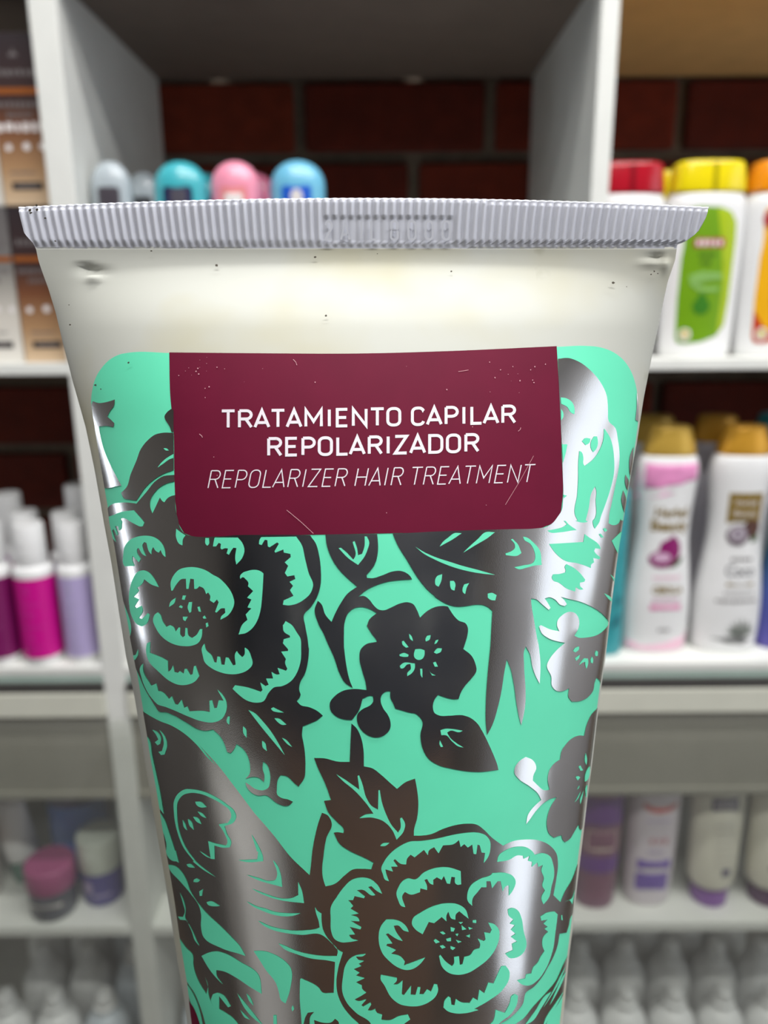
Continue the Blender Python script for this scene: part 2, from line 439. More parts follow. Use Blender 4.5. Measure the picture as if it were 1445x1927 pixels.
# white plastic with creamy stains and grey specks
mb = bpy.data.materials.new('tube_plastic'); mb.use_nodes = True
nt = mb.node_tree; b = nt.nodes['Principled BSDF']
tc = nt.nodes.new('ShaderNodeTexCoord')
n1 = nt.nodes.new('ShaderNodeTexNoise'); n1.inputs['Scale'].default_value = 55; n1.inputs['Detail'].default_value = 3
n2 = nt.nodes.new('ShaderNodeTexNoise'); n2.inputs['Scale'].default_value = 120; n2.inputs['Detail'].default_value = 4
r1 = nt.nodes.new('ShaderNodeValToRGB'); r1.color_ramp.elements[0].position = .46; r1.color_ramp.elements[0].color = lin((198, 199, 190)); r1.color_ramp.elements[1].position = .72; r1.color_ramp.elements[1].color = lin((193, 189, 164))
r2 = nt.nodes.new('ShaderNodeValToRGB'); r2.color_ramp.elements[0].position = .70; r2.color_ramp.elements[0].color = (1, 1, 1, 1); r2.color_ramp.elements[1].position = .78; r2.color_ramp.elements[1].color = (.70, .69, .62, 1)
mx = nt.nodes.new('ShaderNodeMix'); mx.data_type = 'RGBA'; mx.blend_type = 'MULTIPLY'; mx.inputs['Factor'].default_value = 0.8
for n in (n1, n2): nt.links.new(tc.outputs['Object'], n.inputs['Vector'])
nt.links.new(n1.outputs['Fac'], r1.inputs['Fac']); nt.links.new(n2.outputs['Fac'], r2.inputs['Fac'])
nt.links.new(r1.outputs['Color'], mx.inputs['A']); nt.links.new(r2.outputs['Color'], mx.inputs['B'])
nt.links.new(mx.outputs['Result'], b.inputs['Base Color'])
b.inputs['Roughness'].default_value = 0.6; b.inputs['Specular IOR Level'].default_value = 0.3
M_crimp = mat('crimp_plastic', (214, 216, 226), 0.30, var=0.04, scale=150)

ths = np.degrees(np.arcsin(np.clip(np.sin(np.radians(np.linspace(-90, 90, 161))), -1, 1)))
ths = np.clip(ths, -89.7, 89.7)
shell('tube_body', ths, lambda T, t: np.full(len(T), V_CRB + (V_SH - V_CRB) * (0.35 * t + 0.65 * t * t)), 150, mb)
# crimp with vertical ribs and a stamped, blank-backed code window
NR = 83
W0, W1 = 607, 852
def ribs(T, v):
    s = np.sin(np.radians(T)); w, c = half(v); wt0, ct0 = half(np.array([V_TOP + .0008]))
    u = ((c + w * s - ct0[0]) / (wt0[0] * (1 - .022 * np.clip((v - V_TOP) / (V_CRB - V_TOP), 0, 1))) + 1) / 2 * NR
    r = (0.5 + 0.5 * np.cos(2 * np.pi * u)) ** 0.6
    top = np.where(v < V_TOP + V_ARC * s * s + 0.0004, .55, 1.0)
    bot = np.clip((V_CRB - v) / 0.0007, 0, 1)
    x = c + w * s
    xa, _ = to_plane(W0, 435); xb, _ = to_plane(W1, 435); va = float(to_plane(722, 412)[1]); vb = float(to_plane(722, 458)[1])
    inside = (x > xa) & (x < xb) & (v > va) & (v < vb)
    return np.where(inside, 0.35, 1.0) * r * 0.00040 * top * bot
s_lin = np.linspace(-1, 1, NR * 12 + 1); tl_ = np.clip(np.degrees(np.arcsin(s_lin)), -89.7, 89.7)
def crimp_v(T, t):
    s = np.sin(np.radians(T)); a = V_TOP + V_ARC * s * s
    return a + (V_CRB + 0.0002 - a) * t
crimp = shell('crimp', tl_, crimp_v, 28, M_crimp, True, ribs)

# round shoulder and cap, below the picture
cap_rows = [(0.0, .0205), (.002, .0232), (.024, .0240), (.0255, .0236)]
up = -(np.array([0, CA, SA])); upw = (ldir(up[None])[0])
rot = Vector((0, 0, 1)).rotation_difference(Vector(tuple(upw))).to_euler()
c0 = half(np.array([V_SH]))[1][0]
co = np.array([c0, V_SH * CA, D0 + V_SH * SA]) - up * 0.030
obj('flip_cap', cyl('flip_cap', cap_rows, 48), mat('maroon_cap', (112, 26, 60), .35), tube, tuple(local(co[None])[0]), rot)
co2 = co + up * 0.0252
obj('shoulder', cyl('shoulder', [(0, .0150), (.001, .0222), (.0052, .0248)], 48), mb, tube, tuple(local(co2[None])[0]), rot)

# ---- printed layers that lie on the tube's curved front
CROP = dict(A=(160, 980), B=(400, 980), C=(160, 740), D=(220, 1200), E=(400, 1200), F=(580, 980), G=(760, 980), H=(960, 980), I=(1000, 740), J=(600, 1200), K=(780, 1200), L=(930, 1180), M=(930, 1400), N=(270, 1380), O=(440, 1380), P=(580, 1360), S=(700, 1540), T=(700, 1720))
CROP = {k: (x, y, 240 / 1445) for k, (x, y) in CROP.items()}
CROP['Q'] = (300, 1600, 240 / 1414); CROP['R'] = (500, 1600, 240 / 1414); CROP['U'] = (880, 1560, 240 / 1260); CROP['V'] = (950, 360, 400 / 1445); CROP['Z'] = (0, 0, 1.0)
def trace(txt):
    out = []; x0, y0, k = CROP['Z']
    for w in txt.split():
        if w[0].isalpha(): x0, y0, k = CROP[w[0]]; w = w[1:]
        if not w: continue
        a, b_ = w.split(','); out.append((x0 + float(a) * k, y0 + float(b_) * k))
    return out
def smooth_poly(p, seg=4.0, corner=50):
    p = np.array(p, float); n = len(p); out = []
    d = np.roll(p, -1, 0) - p; L = np.linalg.norm(d, axis=1)
    keep = L > 0.05; p = p[keep]; n = len(p); d = np.roll(p, -1, 0) - p; L = np.linalg.norm(d, axis=1)
    ang = np.zeros(n); tan = np.zeros((n, 2))
    for i in range(n):
        a = d[i - 1] / L[i - 1]; c = d[i] / L[i]
        ang[i] = math.degrees(math.acos(max(-1, min(1, float(a @ c)))))
        t = a * L[i] + c * L[i - 1]; tan[i] = t / max(np.linalg.norm(t), 1e-9)
    for i in range(n):
        j = (i + 1) % n; p1, p2 = p[i], p[j]; l = L[i]
        t1 = tan[i] if ang[i] < corner else d[i] / l
        t2 = tan[j] if ang[j] < corner else d[i] / l
        m_ = max(1, int(math.ceil(l / seg)))
        for q in range(m_):
            t = q / m_; h1 = 2 * t ** 3 - 3 * t * t + 1; h2 = t ** 3 - 2 * t * t + t; h3 = -2 * t ** 3 + 3 * t * t; h4 = t ** 3 - t * t
            out.append(h1 * p1 + h2 * l * t1 + h3 * p2 + h4 * l * t2)
    return out
LAB_L = [(172, 750), (177, 790), (185, 840), (193, 889), (198, 923), (205, 964), (208, 985), (217, 1028), (231, 1118), (248, 1210), (257, 1258), (270, 1336), (278, 1383), (286.6, 1435), (295, 1480), (301.5, 1519), (315, 1609), (319, 1630), (329, 1690), (339, 1761), (353, 1844), (363, 1927), (374, 1990)]
LAB_R = [(1195, 722), (1200, 760), (1200, 793), (1195, 833), (1183.5, 906), (1171.5, 979), (1160, 1046), (1149.5, 1126), (1138, 1219), (1130.5, 1273), (1121, 1346), (1112.5, 1419), (1099, 1526), (1085, 1632), (1078, 1703), (1065, 1813), (1053, 1922), (1045, 1990)]
_ll = np.array(LAB_L); _lr = np.array(LAB_R)
def clamp_lab(p):
    p = np.array(p, float)
    a = np.interp(p[:, 1], _ll[:, 1], _ll[:, 0]); b_ = np.interp(p[:, 1], _lr[:, 1], _lr[:, 0])
    p[:, 0] = np.clip(p[:, 0], a, b_); return p
def layer(name, polys_px, material, parent, off, smooth=True, clamp=True, seg=4.0, step=(2.6, 2.4), corner=50):
    polys = []
    for p in polys_px:
        q = smooth_poly(p, seg, corner) if smooth else smooth_poly(p, seg, -1)
        q = clamp_lab(q) if clamp else np.array(q)
        polys.append(q)
    th, v = px_to_tv(np.concatenate(polys)); allp = np.stack([th * 0.55, v * 1000], -1)     # roughly millimetres both ways
    cuts = np.cumsum([len(q) for q in polys])[:-1]; polys = [list(map(tuple, q)) for q in np.split(allp, cuts)]
    v2, f = [], []
    for p in polys:                                             # one by one, so that closed letters keep their holes
        a_, b_ = grid_fill([p], (step[0] * 0.55, step[1]), 1e-5)
        f += [tuple(i + len(v2) for i in q) for q in b_]; v2 += a_
    A = np.array(v2); p, n = surf(A[:, 0] / 0.55, A[:, 1] / 1000, off)
    lp = local(p); ln_ = ldir(n)
    ff = []
    for q in f:
        a, b_, c = (lp[i] for i in q[:3])
        ff.append(q if np.dot(np.cross(b_ - a, c - a), ln_[q[0]]) > 0 else q[::-1])
    me = mesh(name, lp, ff)
    me.normals_split_custom_set_from_vertices([tuple(q) for q in ln_])
    return obj(name, me, material, parent)

M_mintp = mat('mint_print', (106, 234, 190), 0.5, var=0.035, scale=90)
M_maroon = mat('maroon_sticker_print', (104, 9, 45), 0.65, spec=0.2, var=0.05, scale=200)
M_letter = mat('white_lettering', (236, 228, 236), 0.5, var=0.02)
# silver foil
mf = bpy.data.materials.new('silver_foil'); mf.use_nodes = True
nt = mf.node_tree; b = nt.nodes['Principled BSDF']
b.inputs['Base Color'].default_value = (.80, .79, .78, 1); b.inputs['Metallic'].default_value = 1.0; b.inputs['Roughness'].default_value = 0.16
tc = nt.nodes.new('ShaderNodeTexCoord'); n1 = nt.nodes.new('ShaderNodeTexNoise'); n1.inputs['Scale'].default_value = 9000; n1.inputs['Detail'].default_value = 2
n3 = nt.nodes.new('ShaderNodeTexNoise'); n3.inputs['Scale'].default_value = 120; n3.inputs['Detail'].default_value = 3
mr = nt.nodes.new('ShaderNodeMapRange'); mr.inputs['To Min'].default_value = .09; mr.inputs['To Max'].default_value = .26
bp = nt.nodes.new('ShaderNodeBump'); bp.inputs['Strength'].default_value = .08; bp.inputs['Distance'].default_value = .00005
for n in (n1, n3): nt.links.new(tc.outputs['Object'], n.inputs['Vector'])
nt.links.new(n1.outputs['Fac'], bp.inputs['Height']); nt.links.new(bp.outputs['Normal'], b.inputs['Normal'])
nt.links.new(n3.outputs['Fac'], mr.inputs['Value']); nt.links.new(mr.outputs[0], b.inputs['Roughness'])

O1, O2, O3, O4, O5 = .00004, .00007, .00010, .00013, .00016
top = [(172, 750), (174, 735), (180, 712), (192, 692), (208, 676), (226, 667), (246, 663.5), (320, 664.5), (470, 666), (690, 666), (850, 661), (1048, 653), (1100, 651), (1130, 654), (1152, 662), (1172, 677), (1186, 697), (1195, 722)]
lab_poly = top + LAB_R[1:] + LAB_L[:0:-1]
label = layer('label', [lab_poly], M_mintp, tube, O1, clamp=False, seg=6, corner=30)
st = [(319, 663.5), (466, 665), (690, 665.5), (846, 661), (1047, 651.8), (1051, 723), (1053.7, 778), (1056.5, 861), (1057, 944), (1052, 970), (1041, 983), (1023, 991.5), (874, 1000), (735, 1003.5), (549, 1007), (411, 1009.5), (364, 1009.5), (347, 1003), (336, 983), (332, 958), (329, 903), (327, 806), (321, 745)]
sticker = layer('sticker', [st], M_maroon, tube, O2, clamp=False, seg=6, corner=40)

FOIL, MINT = 'foil', 'mint'
MOTIFS = [
('foil_tail', ["C95,90 160,110 250,100 345,72 335,140 290,200 260,265 300,300 340,340 330,385 260,370 165,375 180,470 230,660 300,820 420,1045 350,1055 300,1070 230,1075 200,900 150,600 110,330 80,130"], []),
('foil_leaf', ["C415,1130 480,1060 520,930 590,760 640,630 720,530 800,470 880,450 1008,450 1010,730 1010,870 880,920 760,1000 680,1080 590,1215 520,1205 450,1190"],
  ["C895,625 930,625 955,650 925,650", "C830,842 870,790 955,720 1008,690 1008,735 960,752 900,795"]),
('foil_bud', ["C905,270 930,220 980,180 1008,195 1008,440 985,440 960,370 920,310"], []),
('foil_flower', ["B1115,175 1165,245 1210,400 1228,560 1225,720 1190,850 1120,970 1035,1070 1050,1180 1080,1350 1090,1445 E1095,100 1088,220 1050,400 990,520 985,600 1000,640 985,680 955,715 1000,760 1100,785 1200,835 1252,880 1180,935 1100,970 1025,1000 1015,1080 1035,1250 1052,1445 O775,20 805,200 812,380 800,500 735,598 690,560 600,480 535,468 510,500 490,620 495,690 540,725 620,745 672,770 630,810 580,818 500,790 355,695 290,702 210,670 150,600 135,550 170,570 250,625 350,637 395,610 415,540 412,440 380,350 335,312 330,400 350,470 345,548 290,500 220,487 135,510 180,460 188,360 165,260 100,160 35,115 10,170 E240,1270 210,1303 170,1290 140,1200 90,1110 10,1035 D1095,1035 1000,1050 930,1035 800,960 640,870 560,840 490,835 440,770 390,690 320,570 265,440 225,350 190,200 150,0 A520,1300 420,830 340,290 C270,1400 260,1310 300,1265 400,1240 560,1245 590,1250 700,1120 800,1000 880,945 1018,925 1018,1000 970,1010 860,1060 790,1130 750,1200 745,1290 770,1362 800,1300 855,1180 880,1220 905,1235 940,1190 1000,1160 1028,1155 1030,1300 1062,1440 A1075,60 1150,155 1230,175 1445,182 B300,162 560,160 940,160 1110,165"],
  ["C265,1400 330,1380 400,1350 560,1325 610,1380 665,1445 A680,20 665,60 640,65 590,45 510,0 C470,1420 440,1412 410,1425 A430,10 425,40 420,90 395,110 385,60 350,60 385,150 370,165 335,90 320,110 360,240 320,190 290,80 280,0",
   "A1040,90 1040,190 1080,265 1110,278 1120,200 1145,165 1090,130", "A1370,195 1410,195 1405,270 1390,282 1372,262",
   "B30,190 290,190 340,250 365,330 340,420 275,495 262,430 270,340 275,310 240,305 215,340 190,385 165,370 180,315 150,310 110,325 95,310 100,260 75,250 45,290 10,290 20,230",
   "B555,185 950,180 1010,270 1050,430 1090,590 1140,735 1110,820 1040,890 950,940 860,957 800,950 810,900 920,850 880,785 915,735 875,690 940,660 930,615 850,630 822,590 860,510 820,470 890,410 885,375 810,360 805,325 715,360 705,345 755,260 735,245 650,300 630,290 625,220 595,215 560,275 530,265 535,220",
   "B315,630 345,590 400,568 480,555 540,568 580,595 575,700 565,850 545,1020 510,1130 440,1230 380,1270 300,1285 345,1170 400,1120 380,1060 445,990 400,980 445,890 395,870 465,795 405,740 412,710 360,640 340,640 320,660",
   "A985,790 980,690 1010,620 1070,555 1180,525 1300,535 1400,575 B0,605 80,650 170,740 230,840 250,930 230,1000 180,1070 95,1120 100,1090 150,1040 145,990 110,990 50,1040 35,1030 75,920 55,890 20,930 A1420,900 1425,850 1400,810 1380,830 1345,760 1300,740 1270,770 1245,770 1240,660 1200,655 1180,770 1155,770 1150,655 1100,660 1050,710 1000,790",
   "A450,500 445,380 460,290 520,215 600,180 700,168 800,190 880,260 915,350 920,410 895,390 865,330 845,360 815,345 780,295 765,330 760,380 735,350 705,250 680,240 660,270 665,310 700,400 670,385 615,305 600,320 600,360 640,430 620,470 550,395 545,430 570,510 460,515",
   "A520,760 560,640 610,575 670,560 740,590 790,650 845,750 760,720 680,660 665,700 600,760 620,790 580,840 560,860 620,890 570,970 590,990 650,960 665,1010 620,1100 650,1115 720,1045 740,1060 730,1120 700,1170 650,1195 600,1170 545,1090 510,930",
   "A780,1120 800,1060 835,1035 860,1060 890,1140 930,1200 970,1180 1010,1200 1035,1255 1070,1205 1085,1210 1095,1300 1115,1318 1140,1300 1145,1210 1165,1215 1190,1310 1220,1325 1270,1290 1310,1225 1335,1225 1325,1320 1290,1380 1220,1412 1130,1418 1000,1390 880,1310 810,1210",
   "A960,975 975,920 1035,870 1020,930", "A1105,890 1115,845 1150,845 1135,895", "A1070,975 1090,955 1115,970 1105,990", "A1170,980 1185,920 1220,918 1210,1030 1190,1042", "A1280,975 1305,970 1320,1030 1295,1025", "A1340,1090 1360,1070 1380,1105 1350,1108", "A1375,1160 1395,1150 1405,1190 1380,1208", "A1115,1085 1170,1085 1145,1135 1120,1120",
   "D340,130 350,60 385,45 385,170 440,190 560,245 585,260 590,380 610,370 645,310 660,385 700,395 720,375 765,405 775,350 800,350 840,420 865,410 880,320 900,315 940,430 900,485 800,530 700,528 620,495 480,380 370,260",
   "D275,330 305,290 310,380 380,510 400,540 455,515 480,600 520,610 600,690 630,660 670,750 700,755 740,700 770,790 805,775 830,830 1000,828 1060,840 1055,710 1085,705 1110,795 1140,790 1160,705 1215,710 1145,585 1200,640 1245,720 1240,840 1190,920 1100,955 960,940 820,890 660,820 560,780 470,750 420,700 340,580 290,450",
   "D970,110 995,65 1020,140 1080,200 1110,275 1135,280 1145,210 1175,215 1190,300 1225,305 1240,220 1270,225 1320,310 1350,305 1355,160 E280,150 300,180 340,218 360,200 370,110 400,130 440,210 455,300 400,365 300,405 200,410 100,390 0,345 D1000,270 980,200",
   "B830,1135 810,1170 800,1180 810,1250 880,1300 880,1320 810,1340 800,1390 E800,60 860,130 855,150 780,155 835,240 825,270 850,350 835,372 740,340 765,410 740,415 670,385 690,460 610,460 640,530 600,545 545,505 570,590 550,610 400,560 260,535 232,575 300,640 400,710 490,732 575,720 640,620 700,560 790,545 890,490 960,390 1000,260 1005,120 995,0 B960,1270 900,1180",
   "E665,800 690,785 740,810 810,845 740,840 680,820", "E705,910 740,910 840,980 800,985 740,950", "E410,815 480,850 560,930 680,1080 770,1230 820,1325 700,1180 560,1010", "E790,1130 830,1150 905,1235 850,1200", "E165,930 180,888 200,890 195,980 175,965", "E350,1000 375,1020 392,1130 355,1080", "E565,1165 590,1180 620,1280 575,1240",
   "D190,200 185,240 215,250 250,190 248,130 225,190"]),
('foil_blossom_sprig', ["F195,155 780,150 790,250 785,380 750,500 700,570 660,615 665,645 720,650 830,620 950,575 1050,568 1110,590 1160,635 1175,665 1060,670 900,690 770,730 650,790 570,858 630,850 690,890 740,955 800,1005 860,1012 940,980 1040,935 1130,922 1190,945 1225,1000 1265,1095 G250,1030 340,980 430,963 495,970 520,1010 560,1070 620,1130 700,1165 718,1200 715,1300 675,1420 K590,10 548,125 640,200 685,290 697,370 640,460 570,540 520,620 495,692 440,695 350,675 265,645 235,680 205,790 225,850 270,875 400,880 540,875 620,900 700,960 760,1050 830,1190 900,1350 935,1445 Z937,1448 900,1452 850,1446 822,1438 K160,1370 90,1250 65,1100 85,940 40,880 0,855 J1050,850 865,800 840,740 810,680 808,605 770,605 705,660 700,720 730,800 780,870 808,940 805,1030 750,1095 660,1128 560,1105 480,1040 435,950 440,860 490,810 590,755 615,720 612,660 590,655 495,690 455,820 375,930 300,925 200,890 130,810 128,730 180,660 260,605 395,578 540,590 530,510 490,370 460,230 475,130 530,75 655,45 F775,1365 720,1280 665,1190 690,1120 775,1045 700,1000 600,975 510,995 450,1050 415,1140 405,1300 405,1445 J285,100 310,300 350,480 386,570 300,510 230,390 180,240 75,0 F190,1310 110,1150 75,1000 110,905 140,930 200,1070 265,1145 310,1040 370,930 440,830 555,745 450,655 340,540 250,390 210,270"],
  ["F345,310 370,305 430,355 510,440 530,410 505,240 525,230 550,300 565,390 610,375 635,300 640,175 665,180 690,240 670,330 640,400 565,500 450,420",
   "J1075,180 1090,130 1140,125 1195,140 1195,190 1165,240 1120,248 1080,220", "J940,40 960,35 1015,105 985,110 945,75", "J910,190 960,170 1015,190 1010,212 960,215 915,205", "J915,320 945,290 1085,290 1085,340 1050,400 1000,432 1000,400 1040,350 1035,295 1000,300 950,345 925,345", "J1145,350 1170,350 1170,450 1155,430", "J1240,355 1270,400 1320,425 1280,425", "J1290,280 1320,270 1345,325 1310,325", "J1300,165 1340,120 1390,120 1380,155 1330,180", "J1305,70 1320,30 1350,20 1330,60", "F1140,1280 1165,1300 1185,1360 1155,1340", "F1325,1340 1345,1300 1385,1295 1370,1345 1330,1365",
   "K290,1045 340,1030 430,1032 540,1050 510,1065 400,1050 365,1070 400,1130 470,1190 550,1240 500,1230 420,1170 350,1100 300,1100", "K285,1160 320,1230 295,1235 280,1205"]),
('foil_bird', ["F955,145 1010,270 1120,450 1250,660 1380,810 1445,860 G330,850 480,940 580,970 700,965 800,950 900,955 960,985 998,1020 990,1150 975,1445 K855,100 825,400 805,700 805,980 818,1098 870,1000 940,780 980,600 1010,400 1040,240 1080,340 1120,520 1150,740 1180,900 1203,990 1225,900 1250,740 1252,600 1235,300 1240,130 1255,95 1300,180 1330,330 1370,440 1412,520 1420,300 1390,0 H310,1400 260,1100 235,950 230,880 280,885 350,940 430,1008 450,985 420,930 385,880 430,865 500,890 560,950 610,965 635,945 600,890 565,860 640,880 800,920 920,975 1020,1040 1115,1140 1150,915 1185,690 1220,390 1265,110 1290,0 I1010,1440 1000,1420 H1235,5 1190,45 1140,45 1105,25 I870,1430 870,1400 900,1250 940,1050 980,850 990,700 970,520 940,390 870,320 860,200 855,100 830,0 V695,1445 690,1400 640,1290 580,1220 500,1160 430,1135 358,1140 I310,0 325,300 340,600 348,900 352,1200 335,1330 290,1400 H480,20 400,70 300,85 G1200,95 1000,100 700,110 300,125 0,140"],
  ["I535,655 550,660 580,730 580,800 595,825 690,750 760,650 800,550 815,400 830,420 880,500 910,600 925,720 925,900 880,1100 820,1280 770,1420 H1005,0 950,90 935,60 925,0 I690,1440 720,1200 725,1100 710,1055 670,1130 640,1300 605,1440 H870,10 830,20 760,10 730,0 I515,1440 490,1390 510,1150 520,1000 525,750",
   "I565,545 600,510 660,515 650,560 605,590", "I665,620 670,540 700,490 735,490 745,560 720,640 690,670", "I325,50 390,60 450,100 480,170 480,240 440,220 400,160 330,120", "I330,180 355,230 350,280 330,310", "I340,580 400,580 380,680 350,790", "I355,1150 395,1160 360,1190",
   "H600,0 635,40 590,70 500,95 415,110 440,128 560,130 710,108 745,105 640,25 620,0",
   "H435,262 560,255 820,240 835,150 860,170 1010,300 1015,320 955,310 940,340 960,370 1010,410 1000,435 930,420 940,470 905,500 905,535 860,515 750,480 620,455 530,390 470,320",
   "H465,640 480,605 560,600 615,585 620,560 610,520 630,490 700,525 770,580 840,665 830,690 780,700 780,730 820,775 790,780 735,750 725,800 640,770 540,700 480,675",
   "G405,290 430,250 500,190 570,140 650,142 550,210 470,255", "G670,360 720,310 830,210 920,130 1025,130 950,190 800,280", "G130,295 200,340 350,410 500,460 660,510 850,560 1030,612 900,600 700,565 500,505 350,440 220,370", "G350,690 370,630 430,605 420,680 390,745 360,730", "G520,680 560,680 575,700 570,790 540,780 520,730", "G660,770 680,720 735,705 710,750 690,830 665,810", "G945,825 990,815 1045,840 1030,900 980,895 945,870", "G1205,210 1225,205 1280,260 1325,365 1290,390 1150,390 1145,370 1220,340 1250,310 1250,270",
   "H140,180 170,185 260,250 320,320 350,500 280,505 180,530 90,548 40,525 140,505 260,465 275,430 265,340 220,260 150,210", "H1040,90 1070,80 1090,110 1060,125", "H995,150 1015,145 1050,185 1020,190",
   "H1275,95 1140,225 1170,290 1225,400 1260,250", "H1125,605 1160,640 1195,690 1170,690 1145,640", "H1055,820 1110,850 1165,910 1140,915 1090,870"]),
('foil_edge_leaf', ["I1185,0 1225,0 1215,130 1200,320 1170,300 1185,150", "I1150,600 1110,700 1100,830 1110,950 1140,750", "I1055,920 1090,980 1080,1100 1060,1050 1050,980", "I1030,1095 1060,1180 1065,1240 1045,1350 1030,1300 1010,1200"], []),
('foil_small_flower', ["H320,1195 350,1270 430,1330 560,1370 615,1380 L700,260 620,360 590,430 640,560 650,670 700,720 760,725 840,690 835,790 870,840 940,840 1060,785 1110,720 1130,620 1150,570 1185,600 1190,700 1172,870 1200,700 1240,330 1290,30 H1115,1160 1070,1220 980,1290 860,1320 760,1320 720,1300 770,1200 770,1110 720,1040 660,1030 580,1070 530,1130 525,1190 550,1250 450,1230 340,1180"],
  ["L885,270 900,240 950,215 950,250 910,285", "L905,350 960,310 950,350 920,380", "L950,430 980,380 1010,350 1050,355 1055,400 1035,470 1020,430 1020,390 990,400", "L1130,290 1145,262 1165,280 1160,325 1135,325", "L1080,370 1095,330 1110,360 1105,410 1085,400"]),
('foil_round_flower', ["L1165,910 1090,990 1040,1100 1010,1230 960,1225 870,1260 800,1330 755,1400 745,1445 M740,170 680,210 620,290 600,390 620,515 560,520 480,460 430,410 435,360 470,260 430,180 350,143 290,180 230,260 222,320 270,390 400,480 490,560 525,630 430,720 375,800 355,905 390,860 470,750 560,660 650,610 700,600 640,690 600,800 590,930 620,1020 670,1057 730,1035 755,1030 770,1085 795,1108 840,1080 900,990 950,905 960,960 975,972 990,950 1010,880 1030,760 1075,400 1115,60 L1160,1000"],
  ["M1015,150 1025,100 1040,160 1035,235 1020,210", "M945,255 965,240 995,295 965,300", "M910,370 935,360 965,375 935,410", "M1015,370 1040,290 1072,245 1070,330 1040,410 1015,425", "M925,515 955,465 950,490", "M900,660 970,530 945,600", "M960,650 1000,525 985,610 965,680", "M1035,470 1045,460 1035,600 1025,600"]),
('foil_bird_and_peony', ["P490,5 540,50 600,170 625,300 630,490 720,510 830,590 930,680 1005,745 1100,670 1208,628 1230,750 1245,900 1230,1080 1195,1220 1195,1275 S560,190 660,175 800,115 950,70 1080,55 1180,65 1260,120 1350,210 U345,160 430,120 560,100 700,110 800,155 870,240 885,340 870,480 840,650 880,690 910,720 950,620 1020,500 1090,310 1060,640 1040,820 1010,870 990,960 970,1020 900,1030 880,1150 840,1260 780,1370 740,1440 640,1560 570,1610 540,1720 480,1800 400,1870 310,1927 230,2200 R900,2280 -300,2280 Q365,1927 310,1440 225,950 165,500 105,155 N270,1400 190,840 100,330 D300,830 380,880 470,930 640,1000 780,1090 920,1220 1020,1340 1130,1445 N640,130 860,370 1030,590 1240,870 1445,1140 O240,900 440,1130 680,1430 R350,140 490,270 505,150 520,0 O920,1170 960,1010 1000,895 1060,920 1110,1010 1050,1180 1010,1440 R630,150 640,320 665,395 760,370 880,270 960,210 1080,200 1170,205 1195,130 1100,80 930,0 P360,1370 290,1240 330,1235 400,1245 405,1210 330,1120 230,1010 180,880 260,870 200,700 100,480 68,395 190,400 330,435 470,440 480,200"],
  ["R548,625 575,665 620,695 622,780 640,880 690,970 735,1020 800,1095 855,1125 805,1300 785,1450 800,1590 850,1710 940,1830 1040,1927 1150,2280 410,2280 400,1890 380,1600 385,1420 400,1412 600,1530 620,1560 755,1575 770,1230 700,1215 500,1190 350,1145 200,1080 145,1025 200,1045 350,1110 520,1150 660,1165 790,1165 800,1110 730,1020 610,925 400,930 200,905 Q1290,885 1150,820 1100,775 1250,840 R150,860 300,883 450,880 560,865 600,850 590,780 560,690",
   "N1230,1140 1290,1240 1340,1340 Q1150,60 1155,115 980,125 880,105 1090,95 1100,10 N1290,1330",
   "Q1265,105 1310,160 1350,270 1365,400 1250,370 1100,325 970,265 1100,300 1230,335 1290,320 1305,290",
   "Q1030,420 1178,475 R100,510 200,530 300,520 365,490 362,345 400,430 428,578 250,560 100,530 0,495 Q1100,460",
   "Q970,560 1100,620 1178,640 R100,675 220,690 390,692 300,720 200,725 50,695 Q1150,665 1050,620",
   "N580,1440 470,1300 390,1100 355,900 360,750 410,670 480,630 560,630 700,660 830,720 950,800 1030,870 1055,940 1030,1000 925,1045 950,1130 1000,1240 985,1285 920,1290 810,1265 815,1420 770,1415 740,1215 800,1235 940,1265 955,1240 930,1140 860,1025 960,1010 1000,940 990,880 900,800 780,730 650,680 540,670 450,700 400,770 390,900 410,1080 490,1290 600,1445 Q400,110 500,195 635,295 480,200 380,120",
   "N640,1325 720,1375 780,1415 720,1390", "N595,770 650,770 725,830 660,835 605,800", "N620,880 670,900 720,955 670,935", "N570,940 620,950 665,1025 610,995", "N510,965 545,990 580,1090 530,1040", "N450,975 475,1010 505,1095 475,1070",
   "D410,1040 460,1060 510,1140 500,1200 470,1215 440,1180 480,1150 450,1090", "D490,1040 550,1110 578,1220 550,1320 510,1325 480,1290 520,1280 540,1200 530,1120",
   "N40,20 70,60 110,250 160,480 190,620 240,910 180,830 140,600 90,330", "N190,880 250,980 300,1120 405,1445 340,1440 275,1370 270,1250 215,1050", "Q80,0 190,0 225,135 100,45",
   "Q100,155 180,170 260,240 310,330 350,440 430,570 530,690 700,850 800,950 900,1060 960,1165 920,1150 700,1080 490,940 470,840 470,700 450,620 350,470 230,330 130,220",
   "Q235,460 280,560 300,650 295,740 350,840 450,1055 400,990 370,900 310,770 240,765 215,730 270,735 290,690 270,580",
   "Q215,950 300,1070 380,1160 385,1260 440,1440 530,1590 545,1500 505,1380 540,1480 555,1600 600,1725 580,1650 600,1590 650,1575 700,1590 800,1720 770,1735 670,1610 670,1750 850,1880 940,2290 560,2290 520,1927 470,1750 400,1580 310,1440 255,1200",
   "Q310,1470 380,1580 440,1720 490,1927 530,2290 500,2290 400,1800 345,1650",
   "Q475,1165 550,1130 640,1115 740,1140 900,1230 1100,1370 1140,1585 1000,1500 850,1400 720,1335 640,1320 640,1370 710,1480 650,1420 560,1310 500,1210",
   "Q1050,1110 1150,1110 1280,1150 1414,1240 R270,1280 275,1530 225,1690 180,1660 150,1560 120,1470 0,1310 Q1110,1200",
